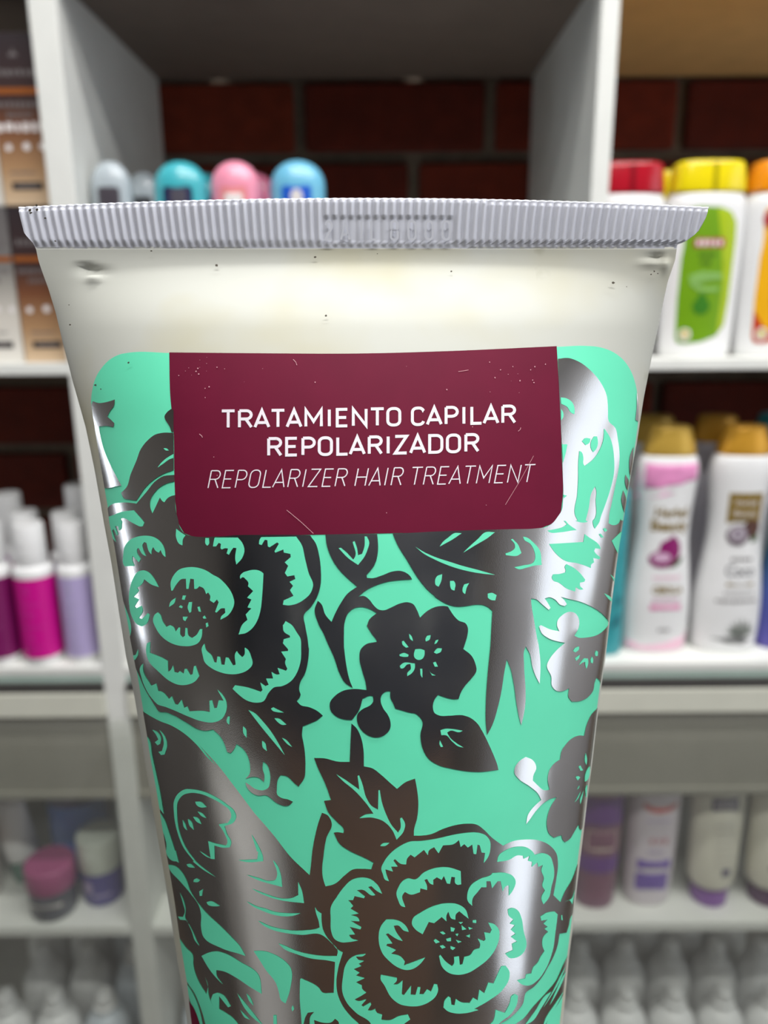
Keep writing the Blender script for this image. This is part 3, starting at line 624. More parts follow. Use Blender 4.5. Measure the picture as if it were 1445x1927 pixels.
   "Q310,150 350,145 400,190 320,170", "Q390,320 420,305 460,325 440,345 385,345", "Q450,450 490,425 480,500 455,500", "Q530,570 560,560 680,610 630,615 540,590", "Q870,1580 960,1690 1150,1927 1080,1880 950,1740", "Q900,1760 1010,1870 960,1850", "Q970,1580 1010,1620 1050,1715 1000,1660", "R290,1740 305,1710 320,1750 300,1780", "R90,1820 125,1820 130,1927 90,1927",
   "R1290,475 1240,380 1150,310 1050,297 960,320 870,400 790,510 725,620 722,750 730,900 760,970 830,1010 920,1010 1025,993 940,960 925,930 990,925 930,840 1050,870 1060,845 1000,810 945,775 1040,780 1030,750 945,710 1030,695 940,640 970,610 915,545 970,545 985,500 1090,525 1100,505 1010,435 1070,430 1190,495 1215,490 1135,400 1170,390 1240,450",
   "R1110,1143 1030,1150 940,1190 880,1280 860,1380 855,1580 900,1680 1000,1790 1170,1927 T0,1300 300,1300 350,1246 430,1185 405,1130 300,1150 200,1195 105,1190 110,1130 45,1110 30,1070 R1280,1870 1290,1815 1180,1830 1215,1790 1215,1750 1160,1770 1130,1765 1170,1700 1160,1680 1080,1725 1060,1710 1115,1645 1010,1660 985,1645 1050,1610 1115,1570 1070,1530 1065,1490 1000,1455 1095,1410 1000,1380 1040,1350 975,1310 1060,1275 1030,1250 1090,1220 1020,1200 1000,1170 1080,1165",
   "S105,575 145,470 230,370 330,300 420,260 560,250 750,220 900,185 1050,160 1200,158 1280,185 1330,250 1335,330 1310,430 1260,500 1275,385 1235,380 1215,300 1190,290 1175,400 1145,395 1130,290 1080,325 1040,285 1000,318 980,240 930,280 800,300 750,390 700,320 640,360 630,410 585,350 480,435 435,405 395,450 385,515 330,510 260,455 240,470 290,540 215,540 235,595 150,570 160,620 190,705 150,690 120,620",
   "S295,780 330,720 400,675 490,685 580,610 700,560 850,548 1000,590 1005,740 960,745 940,730 935,660 895,655 880,735 845,730 810,645 785,690 730,660 690,690 690,745 660,735 620,680 590,690 620,760 620,805 545,785 540,830 430,855 370,825 345,860 375,1000 330,985 295,920 275,840",
   "S450,1190 460,1130 550,1060 700,985 850,955 960,965 1050,1020 1090,1130 1050,1100 985,1045 945,1080 940,1140 900,1130 860,1050 840,1090 840,1160 785,1110 700,1180 640,1165 570,1305 490,1250",
   "T160,55 260,58 340,90 390,140 415,195 360,180 290,120 245,125 260,170 345,298 290,280 180,210 155,220 230,325 170,330 160,350 270,400 215,440 330,480 370,530 360,575 440,545 600,485 540,560 440,620 380,625 300,600 190,520 120,440 90,370 75,270 100,130",
   "T755,470 770,455 830,530 900,582 920,560 925,480 980,470 990,570 1020,560 1040,480 1110,455 1150,400 1210,380 1220,340 1190,270 1260,300 1280,280 1265,200 1330,210 1350,170 1310,90 1380,110 1430,170 1435,250 1400,370 1320,490 1200,590 1080,660 960,680 860,655 790,590",
   "T100,680 280,715 280,740 240,790 280,790 345,745 335,900 360,910 440,805 435,905 490,908 515,820 545,820 535,900 580,900 620,845 665,870 700,785 735,790 745,850 720,920 640,990 540,1030 420,1035 310,1010 220,940 140,800 95,720",
   "T805,1050 820,970 860,925 885,940 895,1020 930,1025 945,955 1000,990 1100,1000 1140,940 1190,970 1210,850 1265,890 1310,770 1370,780 1400,710 U325,1350 370,1345 405,1400 405,1460 340,1580 200,1690 60,1770 T1200,1080 1050,1115 930,1115 850,1090",
   "U285,320 300,260 370,205 480,170 580,180 640,225 655,250 740,235 800,260 835,340 845,450 820,560 790,680 740,740 720,680 755,600 730,560 745,480 720,400 735,350 690,370 680,325 625,370 630,320 590,310 605,260 545,290 540,260 490,255 400,300",
   "S1130,985 1080,930 1075,850 1110,760 1220,680 1350,625 U240,430 370,430 440,460 465,500 440,600 400,655 400,550 370,560 340,610 320,510 290,510 235,580 220,510 180,510 180,570 130,570 90,620 45,680 40,750",
   "U390,790 430,775 490,800 520,860 545,1000 570,1160 540,1220 470,1265 400,1265 365,1225 440,1190 430,1130 480,1105 420,1060 465,1030 420,990 460,945 410,930 445,890 400,850",
   "U710,860 780,820 850,810 880,840 860,1000 830,1200 760,1380 680,1490 600,1540 530,1530 480,1490 560,1470 570,1430 620,1420 640,1360 680,1320 710,1260 750,1200 730,1150 740,1060 785,1010 750,980 780,960 740,930 780,890 720,900",
   "U490,1640 480,1720 420,1820 310,1910 200,2200 0,2200 100,2000 250,1880 270,1780 360,1810 410,1710 430,1640 460,1625",
   "T695,295 715,275 765,310 720,325", "T765,200 800,190 830,215 800,225", "T885,140 935,155 920,190 890,190", "T835,275 890,260 890,300 845,300", "T945,285 1010,305 970,320", "T765,355 800,345 830,370 790,385", "T885,355 940,375 910,400 885,385", "T975,85 1025,85 1000,105", "T1010,120 1065,165 1015,175", "T1085,140 1135,155 1095,170", "T1060,240 1105,225 1100,260", "T940,220 975,215 960,245", "T1135,65 1175,60 1175,95 1135,90",
   "P320,580 400,630 580,755 560,600 575,590 610,680 660,850 720,940 790,980 795,760 810,760 830,880 880,1030 940,1150 1015,1240 1040,1200 1040,1080 1060,1070 1095,1140 1080,1220 1000,1320 950,1210 850,1110 730,1070 580,1075 640,1040 740,1025 650,900 500,740 400,660", "P815,1390 840,1365 920,1355 870,1390",
   "U945,715 1010,690 1050,600 1025,740 1000,700", "U915,850 925,845 930,900 915,890"]),
('foil_bottom_leaf', [], []),
('foil_blades', ["U985,1240 940,1330 860,1500 760,1620 640,1750 540,1870 460,1927 300,2200 700,2200 800,1850 900,1700 950,1600 960,1500 985,1300"],
  ["U960,1350 900,1500 820,1640 740,1760 830,1600 910,1440", "U965,1400 920,1520 860,1640 800,1740 870,1580 930,1450", "U820,1600 760,1640 660,1790 560,1927 620,1900 720,1760", "U940,1600 880,1720 800,1850 720,2000 760,1870 850,1730"]),
]
for nm, fo, mi in MOTIFS:
    if not fo: continue
    g = layer(nm, [trace(t) for t in fo], mf, label, O3)
    if mi: layer('mint_cutouts', [trace(t) for t in mi], M_mintp, label, O4, seg=3.0)
layer('foil_bottom_leaf', [trace("R440,1850 470,1790 540,1780 500,1830 490,1927 500,2280 400,2280 430,1890"), trace("R540,1870 640,1900 740,1890 770,1855 810,1890 815,1927 820,2280 600,2280")], mf, label, O5)
layer('maroon_corner', [trace("Q320,1640 380,1720 460,1927 520,2290 400,2290 365,1927")], M_maroon, label, O5)

# ---- lettering on the sticker, drawn with strokes
def arc(cx, cy, r, a0, a1, n=5): return [(cx + r * math.cos(math.radians(a0 + (a1 - a0) * k / n)), cy + r * math.sin(math.radians(a0 + (a1 - a0) * k / n))) for k in range(n + 1)]
def O_(w, r=.26): return arc(w - r, 1 - r, r, 0, 90) + arc(r, 1 - r, r, 90, 180) + arc(r, r, r, 180, 270) + arc(w - r, r, r, 270, 360) + [(w, 1 - r)]
GLY = {
 'T': (.66, [[(.33, 0), (.33, 1)], [(0, 1), (.66, 1)]]),
 'R': (.62, [[(0, 0), (0, 1)], [(0, 1), (.36, 1)] + arc(.36, .75, .25, 90, -90, 8) + [(0, .5)], [(.33, .5), (.62, 0)]]),
 'A': (.72, [[(0, 0), (.36, 1), (.72, 0)], [(.11, .27), (.61, .27)]]),
 'M': (.80, [[(0, 0), (0, 1), (.40, .30), (.80, 1), (.80, 0)]]),
 'I': (.0, [[(0, 0), (0, 1)]]),
 'E': (.52, [[(.52, 1), (0, 1), (0, 0), (.52, 0)], [(0, .51), (.46, .51)]]),
 'N': (.66, [[(0, 0), (0, 1), (.66, 0), (.66, 1)]]),
 'O': (.62, [O_(.62)]),
 'C': (.58, [[(.58, .80)] + arc(.58 - .24, .76, .24, 10, 90) + arc(.25, .75, .25, 90, 180) + arc(.25, .25, .25, 180, 270) + arc(.58 - .24, .24, .24, 270, 350)]),
 'P': (.58, [[(0, 0), (0, 1)], [(0, 1), (.31, 1)] + arc(.31, .73, .27, 90, -90, 8) + [(0, .46)]]),
 'L': (.50, [[(0, 1), (0, 0), (.50, 0)]]),
 'Z': (.58, [[(0, 1), (.58, 1), (0, 0), (.58, 0)]]),
 'D': (.62, [[(0, 0), (0, 1), (.30, 1)] + arc(.34, .72, .28, 90, 0) + arc(.34, .28, .28, 0, -90) + [(.30, 0), (0, 0)]]),
 '8': (.56, [[(p[0] * .9 + .03, p[1] * .5 + .5) for p in O_(.56)], [(p[0], p[1] * .52) for p in O_(.56)]]),
 '2': (.56, [[(0, .8)] + arc(.28, .74, .26, 160, -30, 8) + [(0, 0), (.56, 0)]]),
 'H': (.64, [[(0, 0), (0, 1)], [(.64, 0), (.64, 1)], [(0, .5), (.64, .5)]]),
}
def stroke(pl, t):
    """outline of a line of thickness t with mitred bends"""
    P = [np.array(p, float) for p in pl]; q = [P[0]]
    for p in P[1:]:
        if np.linalg.norm(p - q[-1]) > 1e-4: q.append(p)
    P = q; closed = np.linalg.norm(P[0] - P[-1]) < 1e-3 and len(P) > 3
    polys = []
    L, Rr = [], []
    n = len(P)
    for i in range(n):
        if i == 0: a = P[1] - P[0]; c = a
        elif i == n - 1: a = P[-1] - P[-2]; c = a
        else: a = P[i] - P[i - 1]; c = P[i + 1] - P[i]
        if closed and i in (0, n - 1): a = P[-1] - P[-2]; c = P[1] - P[0]
        a = a / np.linalg.norm(a); c = c / np.linalg.norm(c)
        na = np.array([-a[1], a[0]]); nc = np.array([-c[1], c[0]]); m_ = na + nc
        if np.linalg.norm(m_) < 1e-6: m_ = na
        m_ = m_ / np.linalg.norm(m_); k = t / 2 / max(float(m_ @ na), .36)
        L.append(P[i] + m_ * k); Rr.append(P[i] - m_ * k)
    for i in range(n - 1): polys.append([L[i], L[i + 1], Rr[i + 1], Rr[i]])
    return polys
def lettering(name, txt, x0, x1, y0, y1, hgt, wt_, slant, gap, parent):
    """a line of capitals from (x0,y0) to (x1,y1) along the baseline"""
    adv = 0; items = []
    OPEN = {'T': (.11, .11), 'A': (.11, .11), 'L': (0, .12), 'P': (0, .07), 'R': (0, .07), 'C': (.03, .06), 'O': (.04, .04), 'D': (0, .04), 'Z': (.05, .05), 'E': (0, .05), 'I': (-.05, -.05)}
    prev = None
    for ch in txt:
        if ch == ' ': adv += .36; continue
        w, st_ = GLY[ch]
        if prev: adv += gap - OPEN.get(prev, (0, 0))[1] - OPEN.get(ch, (0, 0))[0]
        items.append((adv, st_)); adv += w; prev = ch
    sx = (x1 - x0) / adv; polys = []
    for a, st_ in items:
        for pl in st_:
            ins = wt_ / 2
            pl2 = [((a + px) * 1.0, ins + py * (1 - wt_)) for px, py in pl]
            for q in stroke([(px * sx / hgt, py) for px, py in pl2], wt_):
                pts = []
                for u, h in q:
                    X = x0 + u * hgt + h * slant * hgt; f_ = (X - x0) / (x1 - x0)
                    Y = y0 + (y1 - y0) * f_ + 4.5 * f_ * (1 - f_) * (x1 - x0) / 560 - h * hgt
                    pts.append((X, Y))
                polys.append(pts)
    return layer(name, polys, M_letter, parent, O3, smooth=False, clamp=False, seg=7)
lettering('lettering_line', 'TRATAMIENTO CAPILAR', 418, 968, 807.5, 798, 36.5, .150, 0, .36, sticker)
lettering('lettering_line', 'REPOLARIZADOR', 506, 899, 860, 852, 37.0, .150, 0, .36, sticker)
lettering('lettering_line', 'REPOLARIZER HAIR TREATMENT', 392, 1000, 919.5, 908, 34.5, .060, .20, .35, sticker)
# stamped code on the crimp
CODE = [(619, '2'), (650, 'A'), (680, 'I'), (704, 'L'), (742, '8'), (775, 'O'), (807, 'O'), (839, 'O')]
polys = []
for cx_, ch in CODE:
    w, st_ = GLY[ch]
    for pl in st_:
        for q in stroke([((px - w / 2) * 22, py * 34) for px, py in pl], 4.0):
            polys.append([(cx_ + u, 452 - h) for u, h in q])
layer('stamped_code', polys, mat('stamp_edge', (220, 222, 231), .15), crimp, .00050, smooth=False, clamp=False, seg=6)
# specks of dirt stuck to the plastic
M_speck = mat('dirt_speck', (70, 62, 50), .8)
sp = []
rr = random.Random(3)
for (px, py, r) in [(59, 397, 4.5), (61, 402, 3), (73, 396, 3), (88, 412, 2.5), (72, 388, 2.5), (107, 455, 2), (287, 474, 2.2), (614, 599, 2.8), (1151, 535, 3.2), (1176, 542, 1.5), (1228, 512, 2.2), (1222, 518, 2), (1235, 516, 1.8), (593, 487, 3), (409, 503, 4), (137, 612, 2), (134, 575, 1.6), (848, 515, 2.2), (246, 684, 2.5), (185, 725, 3), (195, 733, 2), (710, 480, 1.5)]:
    sp.append([(px + r * rr.uniform(.5, 1.2) * math.cos(k * 1.047), py + r * rr.uniform(.4, 1.0) * math.sin(k * 1.047)) for k in range(6)])
d_ = layer('dirt_specks', sp, M_speck, tube, .00045, smooth=False, clamp=False, seg=3); d_['kind'] = 'stuff'

# pale scratches and rubbed specks on the sticker
sc_ = []
for k in range(46):
    px, py = rr.choice([(rr.uniform(330, 1040), rr.uniform(675, 990)), (rr.gauss(400, 40), rr.gauss(700, 20)), (rr.gauss(970, 40), rr.gauss(700, 25))])
    if not (326 < px < 1042 and 672 < py < 995): continue
    r = rr.uniform(.5, 1.3)
    sc_.append([(px + r * rr.uniform(.6, 1.5) * math.cos(q * 1.257), py + r * rr.uniform(.6, 1.5) * math.sin(q * 1.257)) for q in range(5)])
for (x0_, y0_, x1_, y1_, t_) in [(540, 960, 590, 1004, 1.1), (950, 950, 1003, 858, .7), (552, 677, 559, 688, 1.0), (376, 817, 382, 824, 1.3), (974, 812, 979, 805, .9), (862, 700, 881, 697, .8)]:
    for q in stroke([(x0_, y0_), ((x0_ + x1_) / 2 + 1.5, (y0_ + y1_) / 2), (x1_, y1_)], t_): sc_.append([tuple(w) for w in q])
d2 = layer('scratches', sc_, mat('rubbed_paper', (208, 150, 160), .7), sticker, O4, smooth=False, clamp=False, seg=6); d2['kind'] = 'stuff'

# ---------------------------------------------------------------- shop goods
M_pl_white = mat('white_plastic', (236, 236, 236), 0.32, var=0.02)
M_print_grey = mat('grey_print', (110, 104, 104), 0.5)
M_print_white = mat('white_print', (232, 226, 224), 0.5)
M_black = mat('black_print', (34, 30, 32), 0.5)
M_gold = mat('gold_plastic', (206, 168, 74), 0.3, metal=0.35, var=0.08)
M_goldprint = mat('olive_gold_print', (132, 106, 26), 0.45, var=0.06)

def ramp_z(name, stops, z0, z1, rough=0.45):
    """printed colour fade along the height of a box or bottle"""
    if name in MATS: return MATS[name]
    mt = bpy.data.materials.new(name); mt.use_nodes = True
    nt = mt.node_tree; b = nt.nodes['Principled BSDF']; b.inputs['Roughness'].default_value = rough
    tc = nt.nodes.new('ShaderNodeTexCoord'); sp = nt.nodes.new('ShaderNodeSeparateXYZ')
    mr = nt.nodes.new('ShaderNodeMapRange'); mr.inputs['From Min'].default_value = z0; mr.inputs['From Max'].default_value = z1
    rp = nt.nodes.new('ShaderNodeValToRGB'); cr = rp.color_ramp
    while len(cr.elements) < len(stops): cr.elements.new(0.5)
    for e, (p, c) in zip(cr.elements, stops): e.position = p; e.color = lin(c)
    nt.links.new(tc.outputs['Object'], sp.inputs[0]); nt.links.new(sp.outputs[2], mr.inputs['Value'])
    nt.links.new(mr.outputs[0], rp.inputs[0]); nt.links.new(rp.outputs[0], b.inputs['Base Color'])
    MATS[name] = mt
    return mt

def flat(name, polys, material, parent, y):
    v2, f = grid_fill([[(a * 1000, b * 1000) for a, b in p] for p in polys], 1e6)
    v = [(a / 1000, y, b / 1000) for a, b in v2]
    return obj(name, mesh(name, v, f, False), material, parent)

def word_bars(cx, z, w, h, n, seed):
    """an unreadable printed line: a row of small strokes"""
    r = random.Random(seed); out = []; x = cx - w / 2
    while x < cx + w / 2 - h * 0.4:
        k = h * r.uniform(0.45, 0.8); out.append(rect(x, min(x + k, cx + w / 2), z - h / 2 * r.uniform(.7, 1), z + h / 2 * r.uniform(.7, 1))); x += k + h * 0.3
    return out

# --- hair product boxes, left column, two high
M_copper = mat('copper_foil', (214, 126, 66), 0.3, metal=0.6, var=0.05)
M_box_brown = ramp_z('brown_box_fade', [(0.0, (216, 190, 158)), (0.22, (176, 138, 100)), (0.45, (120, 74, 48)), (0.62, (62, 42, 40)), (1.0, (48, 40, 44))], 0, 0.131)
M_box_white = ramp_z('grey_box_fade', [(0.0, (226, 222, 214)), (0.3, (214, 208, 198)), (0.55, (150, 146, 140)), (0.66, (120, 116, 114)), (1.0, (104, 100, 100))], 0, 0.131)
def carton(loc, matl, lab, cream=False, seed=1):
    w, d, h = 0.0425, 0.045, 0.131
    t = empty('hair_product_box', loc, lab, 'box', 'boxes stacked on the left shelf')
    obj('carton', box_mesh('carton', -w / 2, w / 2, 0, d, 0, h, 0.0006, 1), matl, t)
    flat('copper_band', [rect(-w / 2 + .0004, w / 2 - .0004, 0.0858, 0.0905)], M_copper, t, -0.0002)
    flat('emblem', [[(-.0035, .1135), (.0045, .1135), (.003, .116), (.0012, .1165), (.0005, .1205), (-.0005, .1165), (-.0025, .116)]], M_print_grey, t, -0.0002)
    flat('brand_line', word_bars(0, 0.1015, 0.034, 0.0055, 6, seed), M_print_grey, t, -0.0002)
    flat('name_line', word_bars(0, 0.0780, 0.036, 0.0045, 6, seed + 1), M_print_grey, t, -0.0002)
    flat('second_line', word_bars(0, 0.0700, 0.020, 0.0040, 6, seed + 2), M_print_grey, t, -0.0002)
    if cream: flat('cream_line', word_bars(0, 0.0610, 0.040, 0.0075, 6, seed + 3), M_print_white, t, -0.0002)
    flat('dot_mark', [oval(-.012, .0455, .0028, .0028), oval(.003, .0462, .0032, .0032), oval(.016, .0460, .0028, .0028)], M_print_white, t, -0.0002)
    flat('small_line', word_bars(-.002, 0.0260, 0.022, 0.0022, 6, seed + 4), M_print_grey, t, -0.0002)
    p = flat('black_plate', [rect(-.013, .013, 0.0125, 0.0185, .0006)], M_black, t, -0.0002)
    flat('plate_print', [rect(-.009, .009, 0.0142, 0.0168)], M_print_grey, p, -0.0004)
    return t
carton((-0.2984, 0.7005, Z1), M_box_brown, 'dark brown box with copper band, lower of the stack beside the partition', seed=11)
carton((-0.2990, 0.7000, Z1 + 0.1312), M_box_brown, 'dark brown box with copper band and cream line, upper of its stack', cream=True, seed=21)
carton((-0.3425, 0.702, Z1), M_box_white, 'grey and white box with copper band, lower at left frame edge', seed=31)
carton((-0.3430, 0.702, Z1 + 0.1312), M_box_white, 'grey and white box, upper one at left frame edge', seed=41)

# --- domed deodorants behind the tube
def deodorant(x, y, w, rgb, lab_rgb, lab, mk=None):
    a = w / 2; b = a * 0.62; h = 0.1680
    t = empty('deodorant', (x, y, Z1), lab, 'deodorant', 'domed deodorants in the centre compartment')
    base = Loft([(0, a * .94, b * .94, 2.4), (0.004, a, b, 2.4), (0.06, a, b, 2.4), (0.112, a, b, 2.4)], 3)
    obj('container', base.mesh('container', 36), mat('deo_%d_%d_%d' % rgb, rgb, 0.35, var=0.03), t)
    rows = [(0.1125, a * .985, b * .985, 2.3), (0.118, a, b, 2.3), (0.1465, a, b, 2.25)]
    for k in range(1, 9):
        q = math.pi / 2 * k / 8; rows.append((0.1465 + (h - 0.1465) * math.sin(q), max(a * math.cos(q) ** .95, .0004), max(b * math.cos(q) ** .95, .0004), 2.15))
    cap = Loft(rows, 3)
    c = obj('dome_cap', cap.mesh('dome_cap', 40), mat('deo_cap_%d_%d_%d' % rgb, rgb, 0.3, var=0.03, coat=0.3), t)
    decal('front_label', base, [rect(-a * .55, a * .55, 0.020, 0.105, .003)], mat('deo_lab_%d_%d_%d' % lab_rgb, lab_rgb, 0.4), t, 0.0003)
    decal('cap_label', cap, [rect(-a * .54, a * .54, 0.1185, 0.1462, .003)], mat('deo_lab_%d_%d_%d' % lab_rgb, lab_rgb, 0.4), c, 0.0005)
    if mk: decal('label_mark', cap, mk(a), M_print_white if lab_rgb[2] > 80 else M_print_grey, c, 0.0008)
    return t
lines = lambda a: [rect(-a * .25 + k * a * .1, -a * .2 + k * a * .1, 0.1200, 0.1440) for k in range(6)]
emb = lambda a: [oval(0, 0.1370, a * .22, 0.0065)]
deodorant(-0.2330, 0.7150, 0.0345, (176, 186, 192), (72, 66, 74), 'silver grey domed deodorant beside the left partition')
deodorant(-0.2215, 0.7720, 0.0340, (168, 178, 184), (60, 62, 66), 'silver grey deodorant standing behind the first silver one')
deodorant(-0.1740, 0.7180, 0.0462, (66, 178, 190), (30, 34, 78), 'teal domed deodorant with navy label', lines)
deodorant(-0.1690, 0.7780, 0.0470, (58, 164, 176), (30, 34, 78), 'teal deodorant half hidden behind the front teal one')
deodorant(-0.1265, 0.7180, 0.0422, (240, 150, 176), (236, 140, 142), 'pink domed deodorant between teal and blue ones', lambda a: [rect(-a * .36, a * .36, 0.1190, 0.1405)])
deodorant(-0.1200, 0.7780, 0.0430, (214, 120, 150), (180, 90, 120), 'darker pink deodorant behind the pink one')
deodorant(-0.0725, 0.7180, 0.0472, (112, 188, 220), (24, 92, 206), 'sky blue domed deodorant with bright blue label', emb)
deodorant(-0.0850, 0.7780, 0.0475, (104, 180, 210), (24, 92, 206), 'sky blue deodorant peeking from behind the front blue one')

# --- shampoo bottles with flat caps, right column upper shelf
def flat_cap_shampoo(x, y, cap_rgb, lab_a, lab_b, lab, kind):
    t = empty('shampoo_bottle', (x, y, Z1), lab, 'shampoo bottle', 'flat capped shampoo bottles on the right upper shelf')
    body = Loft([(0, .0295, .017, 2.8), (0.003, .0315, .0185, 2.8), (0.03, .0328, .019, 2.8), (0.08, .0338, .0195, 2.8), (0.115, .0342, .0195, 2.8), (0.130, .0336, .019, 2.8), (0.1365, .0318, .018, 2.7), (0.1385, .0300, .017, 2.7)], 4)
    obj('body', body.mesh('body', 44), M_pl_white, t)
    cap = Loft([(0.1386, .0312, .0178, 3.0), (0.140, .0322, .0183, 3.0), (0.150, .0316, .018, 3.0), (0.158, .0304, .0172, 3.0), (0.1625, .0292, .0165, 3.0), (0.164, .0270, .015, 3.0)], 4)
    cm = mat('cap_%d_%d_%d' % cap_rgb, cap_rgb, 0.16, var=0.03, coat=0.5)
    c = obj('flip_cap', cap.mesh('flip_cap', 44), cm, t)
    decal('thumb_notch', cap, [rect(-.0022, .0022, 0.1400, 0.1620, .001)], mat('capd_%d_%d_%d' % cap_rgb, tuple(int(v * .72) for v in cap_rgb), 0.2), c, 0.0004)
    shape = [(-.0225, .1245), (-.012, .1268), (.006, .1262), (.016, .1225), (.0215, .114), (.0225, .10), (.0215, .05), (.0195, .028), (.013, .0185), (0, .0135), (-.014, .0115), (-.0205, .0125), (-.0225, .018), (-.0235, .05)]
    l = decal('label', body, [shape], mat('lab_%d_%d_%d' % lab_a, lab_a, 0.4, var=0.05), t, 0.0003)
    decal('label_edge', body, [[(.0035, .1255), (.016, .1222), (.0213, .1135), (.0223, .10), (.0213, .05), (.0193, .0285), (.013, .0200), (.0145, .06), (.010, .095)]], mat('lab_%d_%d_%d' % lab_b, lab_b, 0.4, var=0.05), l, 0.0005)
    decal('logo_plate', body, [rect(-.014, .0125, 0.0930, 0.1010, .001)], mat('red_logo', (176, 60, 66), 0.4), l, 0.0007)
    decal('logo_letters', body, word_bars(-.001, 0.0970, 0.022, 0.0050, 5, 5 + kind), M_print_white, l, 0.0009)
    if kind == 0:
        decal('green_swirl', body, [[(-.016, .070), (-.004, .0735), (.012, .072), (.013, .067), (.002, .0655), (-.008, .063), (-.002, .060), (.011, .0605), (.010, .0565), (-.006, .0565), (-.014, .062)]], mat('pale_green_print', (132, 178, 92), 0.4), l, 0.0007)
        decal('leaf_mark', body, [oval(-.003, .044, .0075, .0070), oval(-.003, .051, .004, .004)], mat('leaf_green', (58, 128, 26), 0.4), l, 0.0007)
        decal('small_lines', body, word_bars(-.002, 0.087, 0.014, 0.0035, 5, 3) + word_bars(-.002, 0.0805, 0.010, 0.0035, 5, 4), mat('dark_green_print', (66, 110, 24), 0.4), l, 0.0007)
    else:
        decal('round_badge', body, [oval(-.0165, .1165, .0075, .0080)], mat('red_badge', (178, 46, 44), 0.4), l, 0.0007)
        decal('white_words', body, word_bars(.003, 0.070, 0.030, 0.0085, 5, 8), M_print_white, l, 0.0007)
        decal('brown_words', body, word_bars(.003, 0.083, 0.018, 0.0030, 5, 9) + word_bars(.003, 0.056, 0.026, 0.0030, 5, 10) + word_bars(.003, 0.050, 0.016, 0.0030, 5, 12), mat('brown_print', (150, 96, 20), 0.4), l, 0.0007)
        decal('red_corner', body, [[(-.0228, .040), (-.014, .026), (.002, .0150), (-.014, .0117), (-.0203, .0127), (-.0222, .018)]], mat('red_corner', (196, 56, 30), 0.4), l, 0.0007)
    decal('seal', body, [oval(-.0150, .0200, .0052, .0055)], M_print_white, l, 0.0011)
    decal('seal_mark', body, [oval(-.0150, .0205, .0028, .0030)], mat('seal_yellow', (210, 190, 40), 0.4), l, 0.0013)
    return t
flat_cap_shampoo(0.2835, 0.7200, (238, 216, 18), (112, 160, 10), (168, 192, 14), 'white shampoo bottle with yellow cap and green label', 0)
flat_cap_shampoo(0.3520, 0.7200, (244, 150, 24), (240, 176, 14), (246, 200, 20), 'white shampoo bottle with orange cap and yellow label', 1)
flat_cap_shampoo(0.2145, 0.7240, (176, 22, 40), (200, 60, 70), (220, 110, 110), 'white shampoo bottle with red cap beside the partition', 1)
flat_cap_shampoo(0.2700, 0.7700, (226, 204, 18), (128, 172, 20), (176, 200, 24), 'yellow capped shampoo bottle behind the front yellow one', 0)

# --- slim bottles with round caps, left column middle shelf
def slim_bottle(x, y, r, rgb, lab, named=True, dz=0.0):
    t = empty('slim_bottle', (x, y, Z2), lab, 'bottle', 'slim white capped bottles on the left middle shelf')
    body = Loft([(0, r * .92, r * .92, 2), (0.0025, r, r, 2), (0.05, r, r, 2), (0.092, r, r, 2), (0.0975, r * .95, r * .95, 2), (0.1005, r * .72, r * .72, 2), (0.1015, r * .62, r * .62, 2)], 3)
    obj('body', body.mesh('body', 36), M_pl_white, t)
    c = obj('cap', cyl('cap', [(0.1012, r * .74), (0.1020, r * .76), (0.117, r * .75), (0.1174, r * .71), (0.1184, r * .71), (0.1188, r * .75), (0.1385 + dz, r * .73), (0.1402 + dz, r * .69)], 36), M_pl_white, t)
    # printed sleeve wraps most of the way round
    v = []; f = []; n = 30
    for k in range(n + 1):
        a = math.radians(-90 - 150 + 300 * k / n)
        for z in (0.0085, 0.0895): v.append(((r + .0002) * math.cos(a), (r + .0002) * math.sin(a), z))
    for k in range(n): f.append((2 * k, 2 * k + 2, 2 * k + 3, 2 * k + 1))
    s = obj('sleeve', mesh('sleeve', v, f), mat('sleeve_%d_%d_%d' % rgb, rgb, 0.42, var=0.03), t)
    if named:
        pm = mat('sleeve_print_%d_%d_%d' % rgb, tuple(min(255, int(q * .82 + 40)) for q in rgb), 0.5)
        decal('emblem', body, [[(-.003, .0755), (.003, .0755), (0.0008, .0815), (-.0008, .0815)]], pm, s, 0.0005)
        for i, (z, w, h) in enumerate(((.064, .022, .003), (.054, .015, .0045), (.041, .024, .003), (.030, .006, .004), (.021, .020, .0022), (.016, .017, .0022))):
            decal('print_line', body, word_bars(-.001, z, w * r / .019, h, 5, i), pm, s, 0.0005)
    return t
slim_bottle(-0.3805, 0.7045, 0.0190, (122, 18, 92), 'slim bottle with dark purple sleeve at the left frame edge')
slim_bottle(-0.3395, 0.7045, 0.0190, (208, 8, 142), 'slim white bottle with bright magenta sleeve')
slim_bottle(-0.3000, 0.7060, 0.0168, (186, 172, 216), 'slim white bottle with lavender sleeve beside the partition')
slim_bottle(-0.3925, 0.778, 0.0185, (190, 150, 190), 'white capped bottle behind the dark purple one', False, 0.012)
slim_bottle(-0.3640, 0.750, 0.0180, (190, 60, 150), 'white capped bottle between the purple and magenta ones, second row', False)
slim_bottle(-0.3210, 0.748, 0.0185, (186, 172, 216), 'white capped bottle behind the magenta one, second row', False)
slim_bottle(-0.3260, 0.800, 0.0200, (196, 180, 210), 'tallest white capped bottle at the back beside the partition', False, 0.016)

